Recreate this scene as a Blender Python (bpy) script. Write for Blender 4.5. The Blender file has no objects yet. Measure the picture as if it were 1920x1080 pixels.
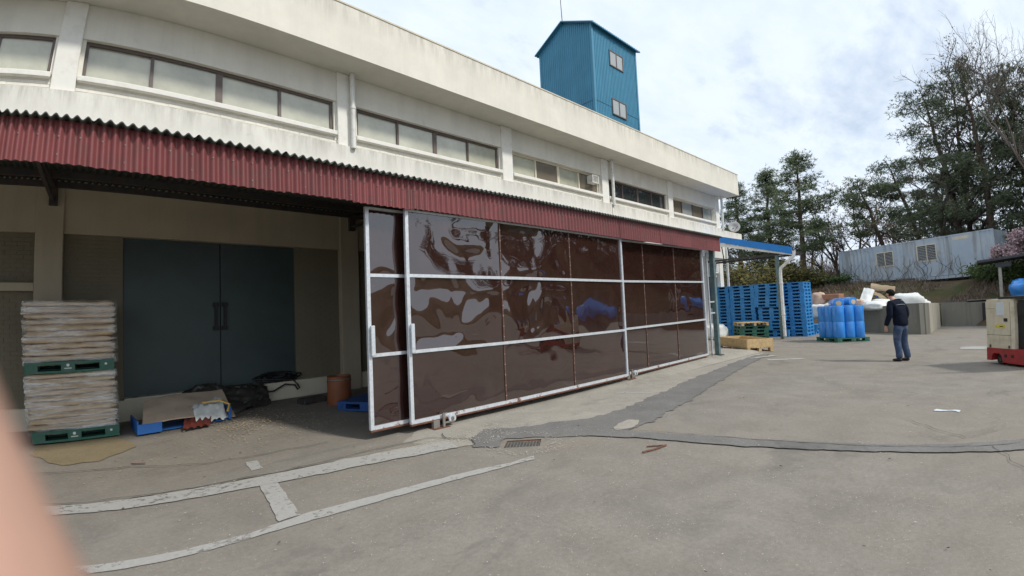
import bpy, bmesh, math, random
from mathutils import Vector, Matrix, noise, Quaternion
from mathutils.geometry import tessellate_polygon
R = math.radians
C = bpy.context.scene.collection
S = bpy.context.scene

# ------------------------------------------------------------------ camera, sky, sun, exposure
cd = bpy.data.cameras.new('camera'); cam = bpy.data.objects.new('camera', cd); C.objects.link(cam)
S.camera = cam
CAMR = Matrix(((0.736, -0.005, -0.677), (-0.676, -0.068, -0.734), (-0.043, 0.998, -0.053)))
q = CAMR.to_quaternion(); q.normalize()
cam.matrix_world = Matrix.Translation((0, 0, 1.6)) @ q.to_matrix().to_4x4()
cd.type = 'PANO'
cd.sensor_fit = 'HORIZONTAL'; cd.sensor_width = 36.0; cd.sensor_height = 20.25
cy = cd if hasattr(cd, "panorama_type") else cd.cycles
cy.panorama_type = 'FISHEYE_LENS_POLYNOMIAL'
cy.fisheye_fov = R(150)
cy.fisheye_polynomial_k0 = 0.0
cy.fisheye_polynomial_k1 = -0.06090395
cy.fisheye_polynomial_k2 = -0.00066371
cy.fisheye_polynomial_k3 = 0.000167004
cy.fisheye_polynomial_k4 = -5.296519e-06
cd.clip_start = 0.005; cd.clip_end = 1500
cd.lens = 30
cd.dof.use_dof = True; cd.dof.focus_distance = 9.0; cd.dof.aperture_fstop = 14.0

SUN_EL = R(46); SUN_AZ = (0.30, -0.954)      # direction towards the sun
sl = bpy.data.lights.new('sun', 'SUN'); so = bpy.data.objects.new('sun', sl); C.objects.link(so)
sl.energy = 2.3; sl.angle = R(6.0); sl.color = (1.0, 0.955, 0.88)
sd = Vector((SUN_AZ[0]*math.cos(SUN_EL), SUN_AZ[1]*math.cos(SUN_EL), math.sin(SUN_EL)))
so.rotation_euler = sd.to_track_quat('Z', 'Y').to_euler()

W = bpy.data.worlds.new('World'); S.world = W; W.use_nodes = True
nt = W.node_tree; nt.nodes.clear(); N = nt.nodes.new; L = nt.links.new
out = N('ShaderNodeOutputWorld'); bg = N('ShaderNodeBackground'); bg.inputs[1].default_value = 0.1
sky = N('ShaderNodeTexSky'); sky.sky_type = 'NISHITA'; sky.sun_disc = False
sky.sun_elevation = SUN_EL; sky.sun_rotation = math.atan2(SUN_AZ[0], SUN_AZ[1])
tc = N('ShaderNodeTexCoord'); sx = N('ShaderNodeSeparateXYZ'); L(tc.outputs['Generated'], sx.inputs[0])
def wm(op, a, b=None):
    n = N('ShaderNodeMath'); n.operation = op
    for i, v in enumerate((a, b)):
        if v is None: continue
        if isinstance(v, (int, float)): n.inputs[i].default_value = v
        else: L(v, n.inputs[i])
    return n.outputs[0]
zz = wm('ADD', wm('MAXIMUM', sx.outputs[2], 0.0), 0.22)
cb = N('ShaderNodeCombineXYZ'); L(wm('DIVIDE', sx.outputs[0], zz), cb.inputs[0]); L(wm('DIVIDE', sx.outputs[1], zz), cb.inputs[1])
mp = N('ShaderNodeMapping'); mp.inputs['Rotation'].default_value = (0, 0, R(35)); mp.inputs['Scale'].default_value = (0.8, 1.5, 1)
mp.inputs['Location'].default_value = (2.3, 0.75, 0)
L(cb.outputs[0], mp.inputs[0])
def wn(scale, det, rough, dist=0.0):
    n = N('ShaderNodeTexNoise'); n.inputs['Scale'].default_value = scale; n.inputs['Detail'].default_value = det
    n.inputs['Roughness'].default_value = rough; n.inputs['Distortion'].default_value = dist
    L(mp.outputs[0], n.inputs['Vector']); return n.outputs['Fac']
n1 = wn(0.9, 6, 0.55, 0.4); n2 = wn(5.0, 8, 0.62, 0.12)
cov = wm('ADD', wm('MULTIPLY', n1, 0.72), wm('MULTIPLY', n2, 0.34))
rp = N('ShaderNodeValToRGB'); L(cov, rp.inputs[0])
rp.color_ramp.elements[0].position = 0.34; rp.color_ramp.elements[0].color = (0.55, 0.55, 0.55, 1)
rp.color_ramp.elements[1].position = 0.51; rp.color_ramp.elements[1].color = (1, 1, 1, 1)
rc = N('ShaderNodeValToRGB'); L(n2, rc.inputs[0])
rc.color_ramp.elements[0].position = 0.32; rc.color_ramp.elements[0].color = (6.4, 7.3, 8.6, 1)
rc.color_ramp.elements[1].position = 0.62; rc.color_ramp.elements[1].color = (7.2, 8.0, 8.9, 1)
mx = N('ShaderNodeMix'); mx.data_type = 'RGBA'
L(rp.outputs[0], mx.inputs['Factor']); L(sky.outputs[0], mx.inputs['A']); L(rc.outputs[0], mx.inputs['B'])
L(mx.outputs['Result'], bg.inputs[0]); L(bg.outputs[0], out.inputs[0])

S.view_settings.view_transform = 'Standard'; S.view_settings.look = 'None'
S.view_settings.exposure = 0.32; S.view_settings.gamma = 1.0; S.view_settings.use_curve_mapping = False
S.render.engine = 'CYCLES'
S.cycles.max_bounces = 8; S.cycles.transparent_max_bounces = 12
S.cycles.use_denoising = True

rnd = random.Random(11)
def U(a, b): return rnd.uniform(a, b)
def sm(t): t = max(0.0, min(1.0, t)); return t*t*(3-2*t)
def gz(x, y):                                 # the yard rises a little towards the warehouse wall and along the apron
    z = 0.11*sm((y-6.3)/3.2)*sm((20-x)/4)
    z += 0.11*sm((x-6.0)/7.0)*sm((y-5.15)/0.5)*sm((17.5-x)/3.0)*(1-sm((y-6.3)/3.2))
    return z

# ------------------------------------------------------------------ materials
MATS = {}
class NT:
    def __init__(s, name):
        s.m = bpy.data.materials.new(name); s.m.use_nodes = True; s.t = s.m.node_tree
        s.b = s.t.nodes['Principled BSDF']; s.o = s.t.nodes['Material Output']; s._tc = None
    def n(s, k): return s.t.nodes.new(k)
    def l(s, a, b): s.t.links.new(a, b)
    def co(s, scale=(1, 1, 1), rot=(0, 0, 0), space='Object'):
        if s._tc is None: s._tc = s.n('ShaderNodeTexCoord')
        m = s.n('ShaderNodeMapping'); m.inputs['Scale'].default_value = scale; m.inputs['Rotation'].default_value = rot
        s.l(s._tc.outputs[space], m.inputs[0]); return m.outputs[0]
    def noise(s, scale, det=4, rough=0.55, vec=None, dist=0.0):
        n = s.n('ShaderNodeTexNoise'); n.inputs['Scale'].default_value = scale; n.inputs['Detail'].default_value = det
        n.inputs['Roughness'].default_value = rough; n.inputs['Distortion'].default_value = dist
        s.l(vec if vec is not None else s.co(), n.inputs['Vector']); return n.outputs['Fac']
    def ramp(s, fac, *st):
        r = s.n('ShaderNodeValToRGB'); s.l(fac, r.inputs[0]); e = r.color_ramp.elements
        while len(e) < len(st): e.new(0.5)
        for i, (p, c) in enumerate(st):
            e[i].position = p; e[i].color = (c, c, c, 1) if isinstance(c, (int, float)) else (*c, 1)
        return r.outputs[0]
    def mix(s, fac, a, b, mode='MIX'):
        m = s.n('ShaderNodeMix'); m.data_type = 'RGBA'; m.blend_type = mode
        for k, v in (('Factor', fac), ('A', a), ('B', b)):
            if hasattr(v, 'is_output'): s.l(v, m.inputs[k])
            elif k == 'Factor': m.inputs[0].default_value = v
            else: m.inputs[k].default_value = (*v, 1) if not isinstance(v, (int, float)) else (v, v, v, 1)
        return m.outputs['Result']
    def math(s, op, a, b=0.0):
        m = s.n('ShaderNodeMath'); m.operation = op
        for i, v in enumerate((a, b)):
            if hasattr(v, 'is_output'): s.l(v, m.inputs[i])
            else: m.inputs[i].default_value = v
        return m.outputs[0]
    def rand(s):
        return s.n('ShaderNodeObjectInfo').outputs['Random']
    def base(s, c): 
        if hasattr(c, 'is_output'): s.l(c, s.b.inputs['Base Color'])
        else: s.b.inputs['Base Color'].default_value = (*c, 1)
    def rough(s, v):
        if hasattr(v, 'is_output'): s.l(v, s.b.inputs['Roughness'])
        else: s.b.inputs['Roughness'].default_value = v
    def set(s, **k):
        for a, v in k.items(): s.b.inputs[a.replace('_', ' ')].default_value = v
    def bump(s, h, strength=0.3, dist=0.02):
        b = s.n('ShaderNodeBump'); b.inputs['Strength'].default_value = strength; b.inputs['Distance'].default_value = dist
        s.l(h, b.inputs['Height']); s.l(b.outputs[0], s.b.inputs['Normal'])
def sc(c, k): return tuple(min(1, x*k) for x in c)
def simple(name, col, rough=0.6, var=0.12, scale=6, bump=0.0, metal=0.0, spec=0.5, objvar=0.0, dirt=None, bscale=None):
    t = NT(name)
    c = t.mix(t.ramp(t.noise(scale, 5, 0.6), (0.3, 0.0), (0.7, 1.0)), sc(col, 1-var), sc(col, 1+var))
    if objvar: c = t.mix(t.math('MULTIPLY', t.rand(), objvar), c, sc(col, 0.45))
    if dirt:
        dc, amt, dsc = dirt
        c = t.mix(t.math('MULTIPLY', t.ramp(t.noise(dsc, 6, 0.65), (0.48, 0.0), (0.66, 1.0)), amt), c, dc)
    t.base(c); t.rough(rough); t.set(Metallic=metal, Specular_IOR_Level=spec)
    if bump: t.bump(t.noise(bscale or scale*6, 4, 0.6), bump, 0.01)
    MATS[name] = t.m; return t.m

def yard_material(name, col, speck=0.9, warm=(0.235, 0.2, 0.155)):
    t = NT(name); v = t.co()
    big = t.ramp(t.noise(0.22, 5, 0.6, v), (0.35, 0.0), (0.68, 1.0))
    mid = t.ramp(t.noise(1.7, 7, 0.68, v, 0.3), (0.3, 0.0), (0.72, 1.0))
    c = t.mix(mid, sc(col, 0.76), sc(col, 1.14))
    c = t.mix(t.math('MULTIPLY', big, 0.65), c, warm)
    fine = t.ramp(t.noise(26, 6, 0.75, v), (0.25, 0.0), (0.75, 1.0))
    c = t.mix(0.7, c, t.mix(fine, (0.70, 0.70, 0.71), (1.2, 1.19, 1.16)), 'MULTIPLY')
    worn = t.ramp(t.noise(0.75, 4, 0.6, v), (0.42, 0.0), (0.62, 1.0))
    vo = t.n('ShaderNodeTexVoronoi'); vo.inputs['Scale'].default_value = 55; t.l(v, vo.inputs['Vector'])
    sp = t.math('MULTIPLY', t.math('LESS_THAN', vo.outputs['Distance'], 0.22), t.math('GREATER_THAN', t.noise(19, 2, 0.5, v), 0.56))
    c = t.mix(t.math('MULTIPLY', t.math('MULTIPLY', sp, worn), speck), c, (0.46, 0.42, 0.36))
    st = t.ramp(t.noise(0.55, 6, 0.7, t.co(rot=(0, 0, 0.6), scale=(1, 2.2, 1)), 0.6), (0.56, 0.0), (0.66, 1.0))
    c = t.mix(t.math('MULTIPLY', st, 0.5), c, sc(col, 0.55))
    vs = t.n('ShaderNodeTexVoronoi'); vs.inputs['Scale'].default_value = 1.6; t.l(v, vs.inputs['Vector'])
    c = t.mix(t.math('MULTIPLY', t.math('LESS_THAN', vs.outputs['Distance'], 0.032), 0.6), c, (0.06, 0.055, 0.05))
    t.base(c); t.rough(0.93); t.set(Specular_IOR_Level=0.25)
    h = t.math('ADD', t.math('MULTIPLY', t.noise(60, 5, 0.7, v), 0.6), t.math('MULTIPLY', t.noise(9, 3, 0.5, v), 0.6))
    t.bump(h, 0.5, 0.012); MATS[name] = t.m; return t.m
yard_material('yard', (0.246, 0.226, 0.198), 0.8, (0.248, 0.214, 0.168))
yard_material('apron', (0.33, 0.305, 0.262), 0.4, (0.36, 0.335, 0.285))
yard_material('asphalt', (0.170, 0.164, 0.155), 0.9, (0.21, 0.20, 0.185))
yard_material('pale_patch', (0.36, 0.33, 0.28), 0.3, (0.38, 0.35, 0.3))
yard_material('stain', (0.255, 0.205, 0.125), 0.2, (0.26, 0.21, 0.13))

def worn_paint():
    t = NT('worn_paint'); v = t.co()
    c = t.mix(t.noise(30, 6, 0.7, v), (0.30, 0.285, 0.26), (0.47, 0.455, 0.42))
    t.base(c); t.rough(0.85)
    a = t.ramp(t.math('ADD', t.math('MULTIPLY', t.noise(14, 7, 0.75, v), 0.62), t.math('MULTIPLY', t.noise(2.0, 3, 0.5, v), 0.38)), (0.37, 0.0), (0.47, 0.92))
    t.l(a, t.b.inputs['Alpha']); MATS['worn_paint'] = t.m
worn_paint()

def plaster(name, col, streak=0.5, rough=0.85, topdark=None):
    t = NT(name); v = t.co()
    c = t.mix(t.ramp(t.noise(1.1, 6, 0.65, v), (0.3, 0.0), (0.72, 1.0)), sc(col, 0.88), sc(col, 1.04))
    st = t.ramp(t.noise(1.0, 6, 0.68, t.co(scale=(3.2, 3.2, 0.28))), (0.47, 0.0), (0.70, 1.0))
    c = t.mix(t.math('MULTIPLY', st, streak), c, sc(col, 0.62))
    bl = t.ramp(t.noise(2.4, 8, 0.75, v, 0.5), (0.60, 0.0), (0.72, 1.0))
    c = t.mix(t.math('MULTIPLY', bl, streak), c, (0.30, 0.27, 0.21))
    if topdark is not None:                 # grime that has run down from the coping
        z0, z1 = topdark
        sxyz = t.n('ShaderNodeSeparateXYZ'); t.l(v, sxyz.inputs[0])
        zf = t.n('ShaderNodeMapRange'); zf.inputs[1].default_value = z0; zf.inputs[2].default_value = z1; t.l(sxyz.outputs[2], zf.inputs[0])
        dr = t.ramp(t.noise(1.3, 7, 0.75, t.co(scale=(4, 4, 0.5))), (0.42, 0.0), (0.66, 1.0))
        c = t.mix(t.math('MULTIPLY', t.math('MULTIPLY', dr, zf.outputs[0]), 0.5), c, (0.17, 0.155, 0.125))
    t.base(c); t.rough(rough); t.set(Specular_IOR_Level=0.3)
    t.bump(t.noise(28, 6, 0.7, v), 0.22, 0.01); MATS[name] = t.m
plaster('wall_paint', (0.77, 0.74, 0.66), 0.22)
plaster('fascia_paint', (0.77, 0.735, 0.64), 0.17, topdark=(7.55, 8.05))
plaster('band_paint', (0.79, 0.765, 0.69), 0.26, topdark=(4.95, 5.36))
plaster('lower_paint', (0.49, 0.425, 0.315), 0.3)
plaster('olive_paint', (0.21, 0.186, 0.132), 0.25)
plaster('plinth_paint', (0.68, 0.62, 0.49), 0.4)
plaster('concrete', (0.215, 0.205, 0.17), 1.0)
def container_paint():
    t = NT('container_paint'); v = t.co()
    c = t.mix(t.ramp(t.noise(0.7, 6, 0.65, v), (0.3, 0.0), (0.7, 1.0)), (0.36, 0.44, 0.53), (0.50, 0.54, 0.57))
    s1 = t.ramp(t.noise(1.0, 5, 0.7, t.co(scale=(2.6, 2.6, 0.16))), (0.50, 0.0), (0.66, 1.0))
    c = t.mix(t.math('MULTIPLY', s1, 0.6), c, (0.20, 0.185, 0.16))
    s2 = t.ramp(t.noise(1.3, 8, 0.75, v, 0.6), (0.56, 0.0), (0.68, 1.0))
    c = t.mix(t.math('MULTIPLY', s2, 0.55), c, (0.27, 0.19, 0.12))
    t.base(c); t.rough(0.8); MATS['container_paint'] = t.m
container_paint()
simple('pilaster_paint', (0.80, 0.78, 0.72), 0.8, 0.06, 3, 0.15, dirt=((0.4, 0.37, 0.3), 0.35, 3))
simple('pipe_plastic', (0.72, 0.71, 0.67), 0.45, 0.06, 4, dirt=((0.35, 0.32, 0.27), 0.4, 5))
simple('roof_dark', (0.10, 0.10, 0.10), 0.9)
simple('red_sheet', (0.215, 0.056, 0.056), 0.5, 0.12, 2.5, dirt=((0.13, 0.055, 0.048), 0.7, 3.5), objvar=0.35)
simple('sheet_edge', (0.035, 0.03, 0.035), 0.7)
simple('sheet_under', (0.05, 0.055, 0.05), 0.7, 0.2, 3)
simple('steel_dark', (0.045, 0.042, 0.04), 0.6, 0.3, 8, dirt=((0.10, 0.05, 0.03), 0.5, 6))
simple('teal_steel', (0.12, 0.19, 0.20), 0.5, 0.15, 5, dirt=((0.10, 0.06, 0.04), 0.6, 7))
def galv():
    t = NT('galvanised'); v = t.co()
    c = t.mix(t.ramp(t.noise(22, 6, 0.7, v), (0.3, 0.0), (0.7, 1.0)), (0.52, 0.55, 0.58), (0.74, 0.77, 0.80))
    s = t.n('ShaderNodeSeparateXYZ'); t.l(v, s.inputs[0])
    zf = t.n('ShaderNodeMapRange'); zf.inputs[1].default_value = 0.42; zf.inputs[2].default_value = 0.04; t.l(s.outputs[2], zf.inputs[0])
    ru = t.ramp(t.math('ADD', t.noise(9, 7, 0.7, v), t.math('MULTIPLY', zf.outputs[0], 0.2)), (0.70, 0.0), (0.78, 1.0))
    c = t.mix(ru, c, t.mix(t.noise(40, 4, 0.6, v), (0.10, 0.035, 0.02), (0.22, 0.09, 0.05)))
    t.base(c); t.rough(t.ramp(ru, (0.0, 0.42), (1.0, 0.85))); t.l(t.math('SUBTRACT', 0.35, t.math('MULTIPLY', ru, 0.3)), t.b.inputs['Metallic'])
    MATS['galvanised'] = t.m
galv()
def gate_sheet():
    t = NT('gate_sheet'); v = t.co()
    c = t.mix(t.ramp(t.noise(0.9, 5, 0.6, v), (0.3, 0.0), (0.7, 1.0)), (0.023, 0.0095, 0.0075), (0.036, 0.0150, 0.0120))
    du = t.ramp(t.noise(2.2, 8, 0.75, t.co(scale=(1, 1, 0.7))), (0.5, 0.0), (0.75, 1.0))
    c = t.mix(t.math('MULTIPLY', du, 0.22), c, (0.085, 0.055, 0.046))
    sc_ = t.ramp(t.noise(7, 3, 0.9, t.co(rot=(0, 0.6, 0), scale=(0.4, 1, 5)), 1.5), (0.69, 0.0), (0.72, 1.0))
    c = t.mix(t.math('MULTIPLY', sc_, 0.25), c, (0.22, 0.2, 0.19))
    t.base(c); t.rough(t.ramp(du, (0.0, 0.03), (1.0, 0.16)))
    t.set(Specular_IOR_Level=0.45, IOR=1.5, Coat_Weight=1.0, Coat_Roughness=0.015, Coat_IOR=1.85)
    MATS['gate_sheet'] = t.m
gate_sheet()
simple('rust_strip', (0.11, 0.055, 0.042), 0.5, 0.3, 12, dirt=((0.2, 0.13, 0.1), 0.7, 20))
simple('rust', (0.14, 0.055, 0.03), 0.85, 0.35, 18)
simple('frame_brown', (0.115, 0.085, 0.075), 0.45, 0.12, 6)
simple('door_teal', (0.040, 0.064, 0.061), 0.5, 0.16, 1.6, dirt=((0.05, 0.07, 0.075), 0.6, 1.3))
def pane(name, col, rough, var=0.1):
    t = NT(name); v = t.co()
    c = t.mix(t.ramp(t.noise(1.6, 6, 0.65, v), (0.3, 0.0), (0.72, 1.0)), sc(col, 1-var), sc(col, 1+var))
    c = t.mix(t.math('MULTIPLY', t.rand(), 0.25), c, sc(col, 0.7))
    t.base(c); t.rough(rough); t.set(Specular_IOR_Level=0.7, IOR=1.5, Coat_Weight=1.0, Coat_Roughness=0.01, Coat_IOR=1.6); MATS[name] = t.m
pane('pane_frosted', (0.47, 0.465, 0.365), 0.22, 0.24)
pane('pane_dark', (0.035, 0.042, 0.042), 0.15)
pane('pane_brown', (0.17, 0.14, 0.10), 0.3)
pane('pane_grey', (0.30, 0.32, 0.31), 0.3)
def blue_clad():
    t = NT('blue_cladding'); v = t.co()
    c = t.mix(t.ramp(t.noise(1.2, 5, 0.6, v), (0.3, 0.0), (0.7, 1.0)), (0.046, 0.215, 0.335), (0.058, 0.255, 0.39))
    st = t.ramp(t.noise(1.0, 6, 0.7, t.co(scale=(5, 5, 0.3))), (0.5, 0.0), (0.75, 1.0))
    c = t.mix(t.math('MULTIPLY', st, 0.35), c, (0.05, 0.14, 0.18))
    t.base(c); t.rough(0.5); MATS['blue_cladding'] = t.m
blue_clad()
simple('blue_paint', (0.012, 0.20, 0.60), 0.4, 0.08, 2)
simple('blue_pallet', (0.030, 0.255, 0.60), 0.5, 0.10, 4, objvar=0.25, dirt=((0.12, 0.27, 0.43), 0.5, 5))
simple('deep_blue_pallet', (0.015, 0.075, 0.26), 0.55, 0.15, 4)
simple('green_pallet', (0.02, 0.115, 0.075), 0.5, 0.12, 5, objvar=0.3, dirt=((0.09, 0.13, 0.11), 0.5, 6))
simple('pine_wood', (0.56, 0.40, 0.20), 0.7, 0.14, 9, objvar=0.2, dirt=((0.3, 0.19, 0.09), 0.4, 14))
def film(name, tint, cov0, cov1, scale):
    t = NT(name); v = t.co()
    g = t.n('ShaderNodeBsdfGlossy'); g.inputs['Color'].default_value = (0.9, 0.9, 0.9, 1); g.inputs['Roughness'].default_value = 0.14
    d = t.n('ShaderNodeBsdfDiffuse'); d.inputs['Color'].default_value = (*tint, 1)
    a = t.n('ShaderNodeMixShader'); a.inputs[0].default_value = 0.42; t.l(g.outputs[0], a.inputs[1]); t.l(d.outputs[0], a.inputs[2])
    tr = t.n('ShaderNodeBsdfTransparent'); m = t.n('ShaderNodeMixShader')
    f = t.ramp(t.noise(scale, 6, 0.62, t.co(scale=(0.6, 1, 4.5)), 0.5), (0.38, cov0), (0.66, cov1))
    b = t.n('ShaderNodeBump'); b.inputs['Strength'].default_value = 0.7; b.inputs['Distance'].default_value = 0.03
    t.l(t.noise(9, 5, 0.6, t.co(scale=(0.5, 1, 4))), b.inputs['Height']); t.l(b.outputs[0], g.inputs['Normal'])
    t.l(f, m.inputs[0]); t.l(tr.outputs[0], m.inputs[1]); t.l(a.outputs[0], m.inputs[2]); t.l(m.outputs[0], t.o.inputs[0])
    MATS[name] = t.m
film('stretch_film', (0.80, 0.76, 0.68), 0.02, 0.62, 2.6)
def kraft():
    t = NT('kraft_paper'); v = t.co()
    c = t.mix(t.ramp(t.noise(3.0, 5, 0.6, v), (0.3, 0.0), (0.7, 1.0)), (0.38, 0.235, 0.105), (0.66, 0.49, 0.29))
    c = t.mix(t.math('MULTIPLY', t.rand(), 0.5), c, (0.70, 0.62, 0.50))
    t.base(c); t.rough(0.7); t.bump(t.noise(16, 5, 0.6, v), 0.35, 0.02); MATS['kraft_paper'] = t.m
kraft()
simple('print_white', (0.62, 0.72, 0.68), 0.6, 0.05)
simple('cardboard', (0.56, 0.44, 0.33), 0.85, 0.10, 3, 0.1, dirt=((0.3, 0.2, 0.13), 0.4, 4))
simple('cardboard_old', (0.30, 0.225, 0.145), 0.85, 0.15, 3)
simple('white_sack', (0.72, 0.73, 0.70), 0.6, 0.10, 5, 0.25, objvar=0.1)
simple('yellow_tape', (0.62, 0.40, 0.08), 0.5, 0.1)
simple('red_scrap', (0.15, 0.03, 0.02), 0.7, 0.25, 9)
simple('crate_blue', (0.02, 0.13, 0.42), 0.5, 0.1)
simple('tarp_dark', (0.045, 0.043, 0.036), 0.42, 0.35, 4, 0.3)
simple('hose_black', (0.012, 0.012, 0.013), 0.4, 0.2)
simple('drum_brown', (0.25, 0.085, 0.035), 0.5, 0.12, 4)
simple('black', (0.012, 0.012, 0.014), 0.6, 0.2)
simple('pit', (0.02, 0.018, 0.014), 0.95, 0.3, 20)
simple('grate_steel', (0.23, 0.215, 0.19), 0.6, 0.2, 20, metal=0.3)
def blue_film():
    t = NT('blue_drum_film'); v = t.co()
    c = t.mix(t.ramp(t.noise(3, 5, 0.6, v), (0.3, 0.0), (0.7, 1.0)), (0.018, 0.19, 0.60), (0.035, 0.27, 0.72))
    wr = t.ramp(t.noise(7, 5, 0.7, t.co(scale=(1, 1, 0.4), rot=(0.3, 0.2, 0)), 1.0), (0.62, 0.0), (0.74, 1.0))
    c = t.mix(t.math('MULTIPLY', wr, 0.25), c, (0.35, 0.55, 0.8))
    t.base(c); t.rough(0.3); t.set(Coat_Weight=0.4); t.bump(t.noise(8, 5, 0.6, t.co(scale=(1, 1, 0.5))), 0.5, 0.02); MATS['blue_drum_film'] = t.m
blue_film()
simple('orange_plastic', (0.33, 0.16, 0.09), 0.55, 0.15, 5)
simple('pink_beige', (0.52, 0.36, 0.28), 0.7, 0.15, 5)
simple('cream_paint', (0.60, 0.535, 0.40), 0.45, 0.06, 4, dirt=((0.33, 0.27, 0.17), 0.45, 5))
simple('red_paint', (0.34, 0.022, 0.026), 0.45, 0.1, 4, dirt=((0.09, 0.03, 0.03), 0.6, 6))
simple('rubber', (0.022, 0.022, 0.021), 0.85, 0.3, 10)
simple('paper_white', (0.58, 0.62, 0.64), 0.7, 0.05)
simple('sticker_yellow', (0.62, 0.52, 0.05), 0.5, 0.08)
simple('jacket', (0.0050, 0.0080, 0.019), 0.85, 0.45, 9, 0.7, spec=0.15, bscale=11)
simple('jeans', (0.030, 0.052, 0.105), 0.9, 0.3, 10, 0.6, dirt=((0.08, 0.115, 0.18), 0.8, 7), bscale=12)
simple('skin', (0.52, 0.31, 0.22), 0.5, 0.06, 10)
simple('skin_near', (0.43, 0.255, 0.19), 0.55, 0.12, 90)
simple('hair', (0.009, 0.008, 0.007), 0.8, 0.3, 30, spec=0.15)
simple('shoe', (0.010, 0.011, 0.016), 0.6, 0.3)
simple('piping', (0.20, 0.21, 0.22), 0.5)
simple('bark', (0.085, 0.065, 0.052), 0.95, 0.35, 9, 0.6)
simple('bark_red', (0.105, 0.072, 0.055), 0.95, 0.35, 7, 0.6)
simple('twig', (0.105, 0.083, 0.070), 0.9, 0.3, 3)
simple('twig_brown', (0.185, 0.135, 0.110), 0.9, 0.35, 2)
def leaf(name, a, b, scale=1.2):
    t = NT(name); c = t.mix(t.ramp(t.noise(scale, 4, 0.6), (0.32, 0.0), (0.68, 1.0)), a, b)
    c = t.mix(t.math('MULTIPLY', t.rand(), 0.35), c, sc(a, 0.8)); t.base(c); t.rough(0.7); t.set(Specular_IOR_Level=0.25)
    MATS[name] = t.m
leaf('needles', (0.072, 0.104, 0.052), (0.175, 0.205, 0.100))
leaf('needles_dark', (0.062, 0.086, 0.048), (0.145, 0.165, 0.085))
leaf('bush_yellow', (0.050, 0.055, 0.016), (0.155, 0.125, 0.026))
leaf('bush_green', (0.045, 0.075, 0.022), (0.10, 0.14, 0.045))
leaf('bush_brown', (0.14, 0.105, 0.075), (0.25, 0.19, 0.145))
leaf('blossom', (0.40, 0.27, 0.28), (0.58, 0.44, 0.45), 4)
plaster('concrete_sunlit', (0.36, 0.335, 0.275), 0.8)  # paler copy of the bunker concrete, with the sunlight put into its colour
def hill():
    t = NT('hillside'); v = t.co()
    c = t.mix(t.ramp(t.noise(0.5, 6, 0.65, v), (0.36, 0.0), (0.62, 1.0)), (0.115, 0.072, 0.046), (0.155, 0.125, 0.078))
    c = t.mix(t.ramp(t.noise(0.33, 6, 0.7, t.co(scale=(1, 1, 2))), (0.50, 0.0), (0.60, 0.8)), c, (0.075, 0.095, 0.03))
    c = t.mix(0.7, c, t.mix(t.noise(7, 7, 0.75, v), (0.45, 0.45, 0.45), (1.5, 1.5, 1.5)), 'MULTIPLY')
    t.base(c); t.rough(0.95); t.set(Specular_IOR_Level=0.1); t.bump(t.noise(4, 7, 0.75, v), 0.8, 0.2); MATS['hillside'] = t.m
hill()
simple('wood_chip', (0.30, 0.225, 0.135), 0.9, 0.2, 5, objvar=0.0)
simple('litter', (0.40, 0.37, 0.32), 0.9, 0.2, 3)
simple('plank_grey', (0.17, 0.16, 0.15), 0.9, 0.2, 5)
simple('dish_grey', (0.42, 0.42, 0.41), 0.5)
simple('old_roof', (0.055, 0.055, 0.06), 0.8, 0.2, 4)
simple('shed_post', (0.38, 0.36, 0.30), 0.8, 0.15, 4)
simple('crack', (0.05, 0.045, 0.04), 0.95, 0.3, 15)

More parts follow.
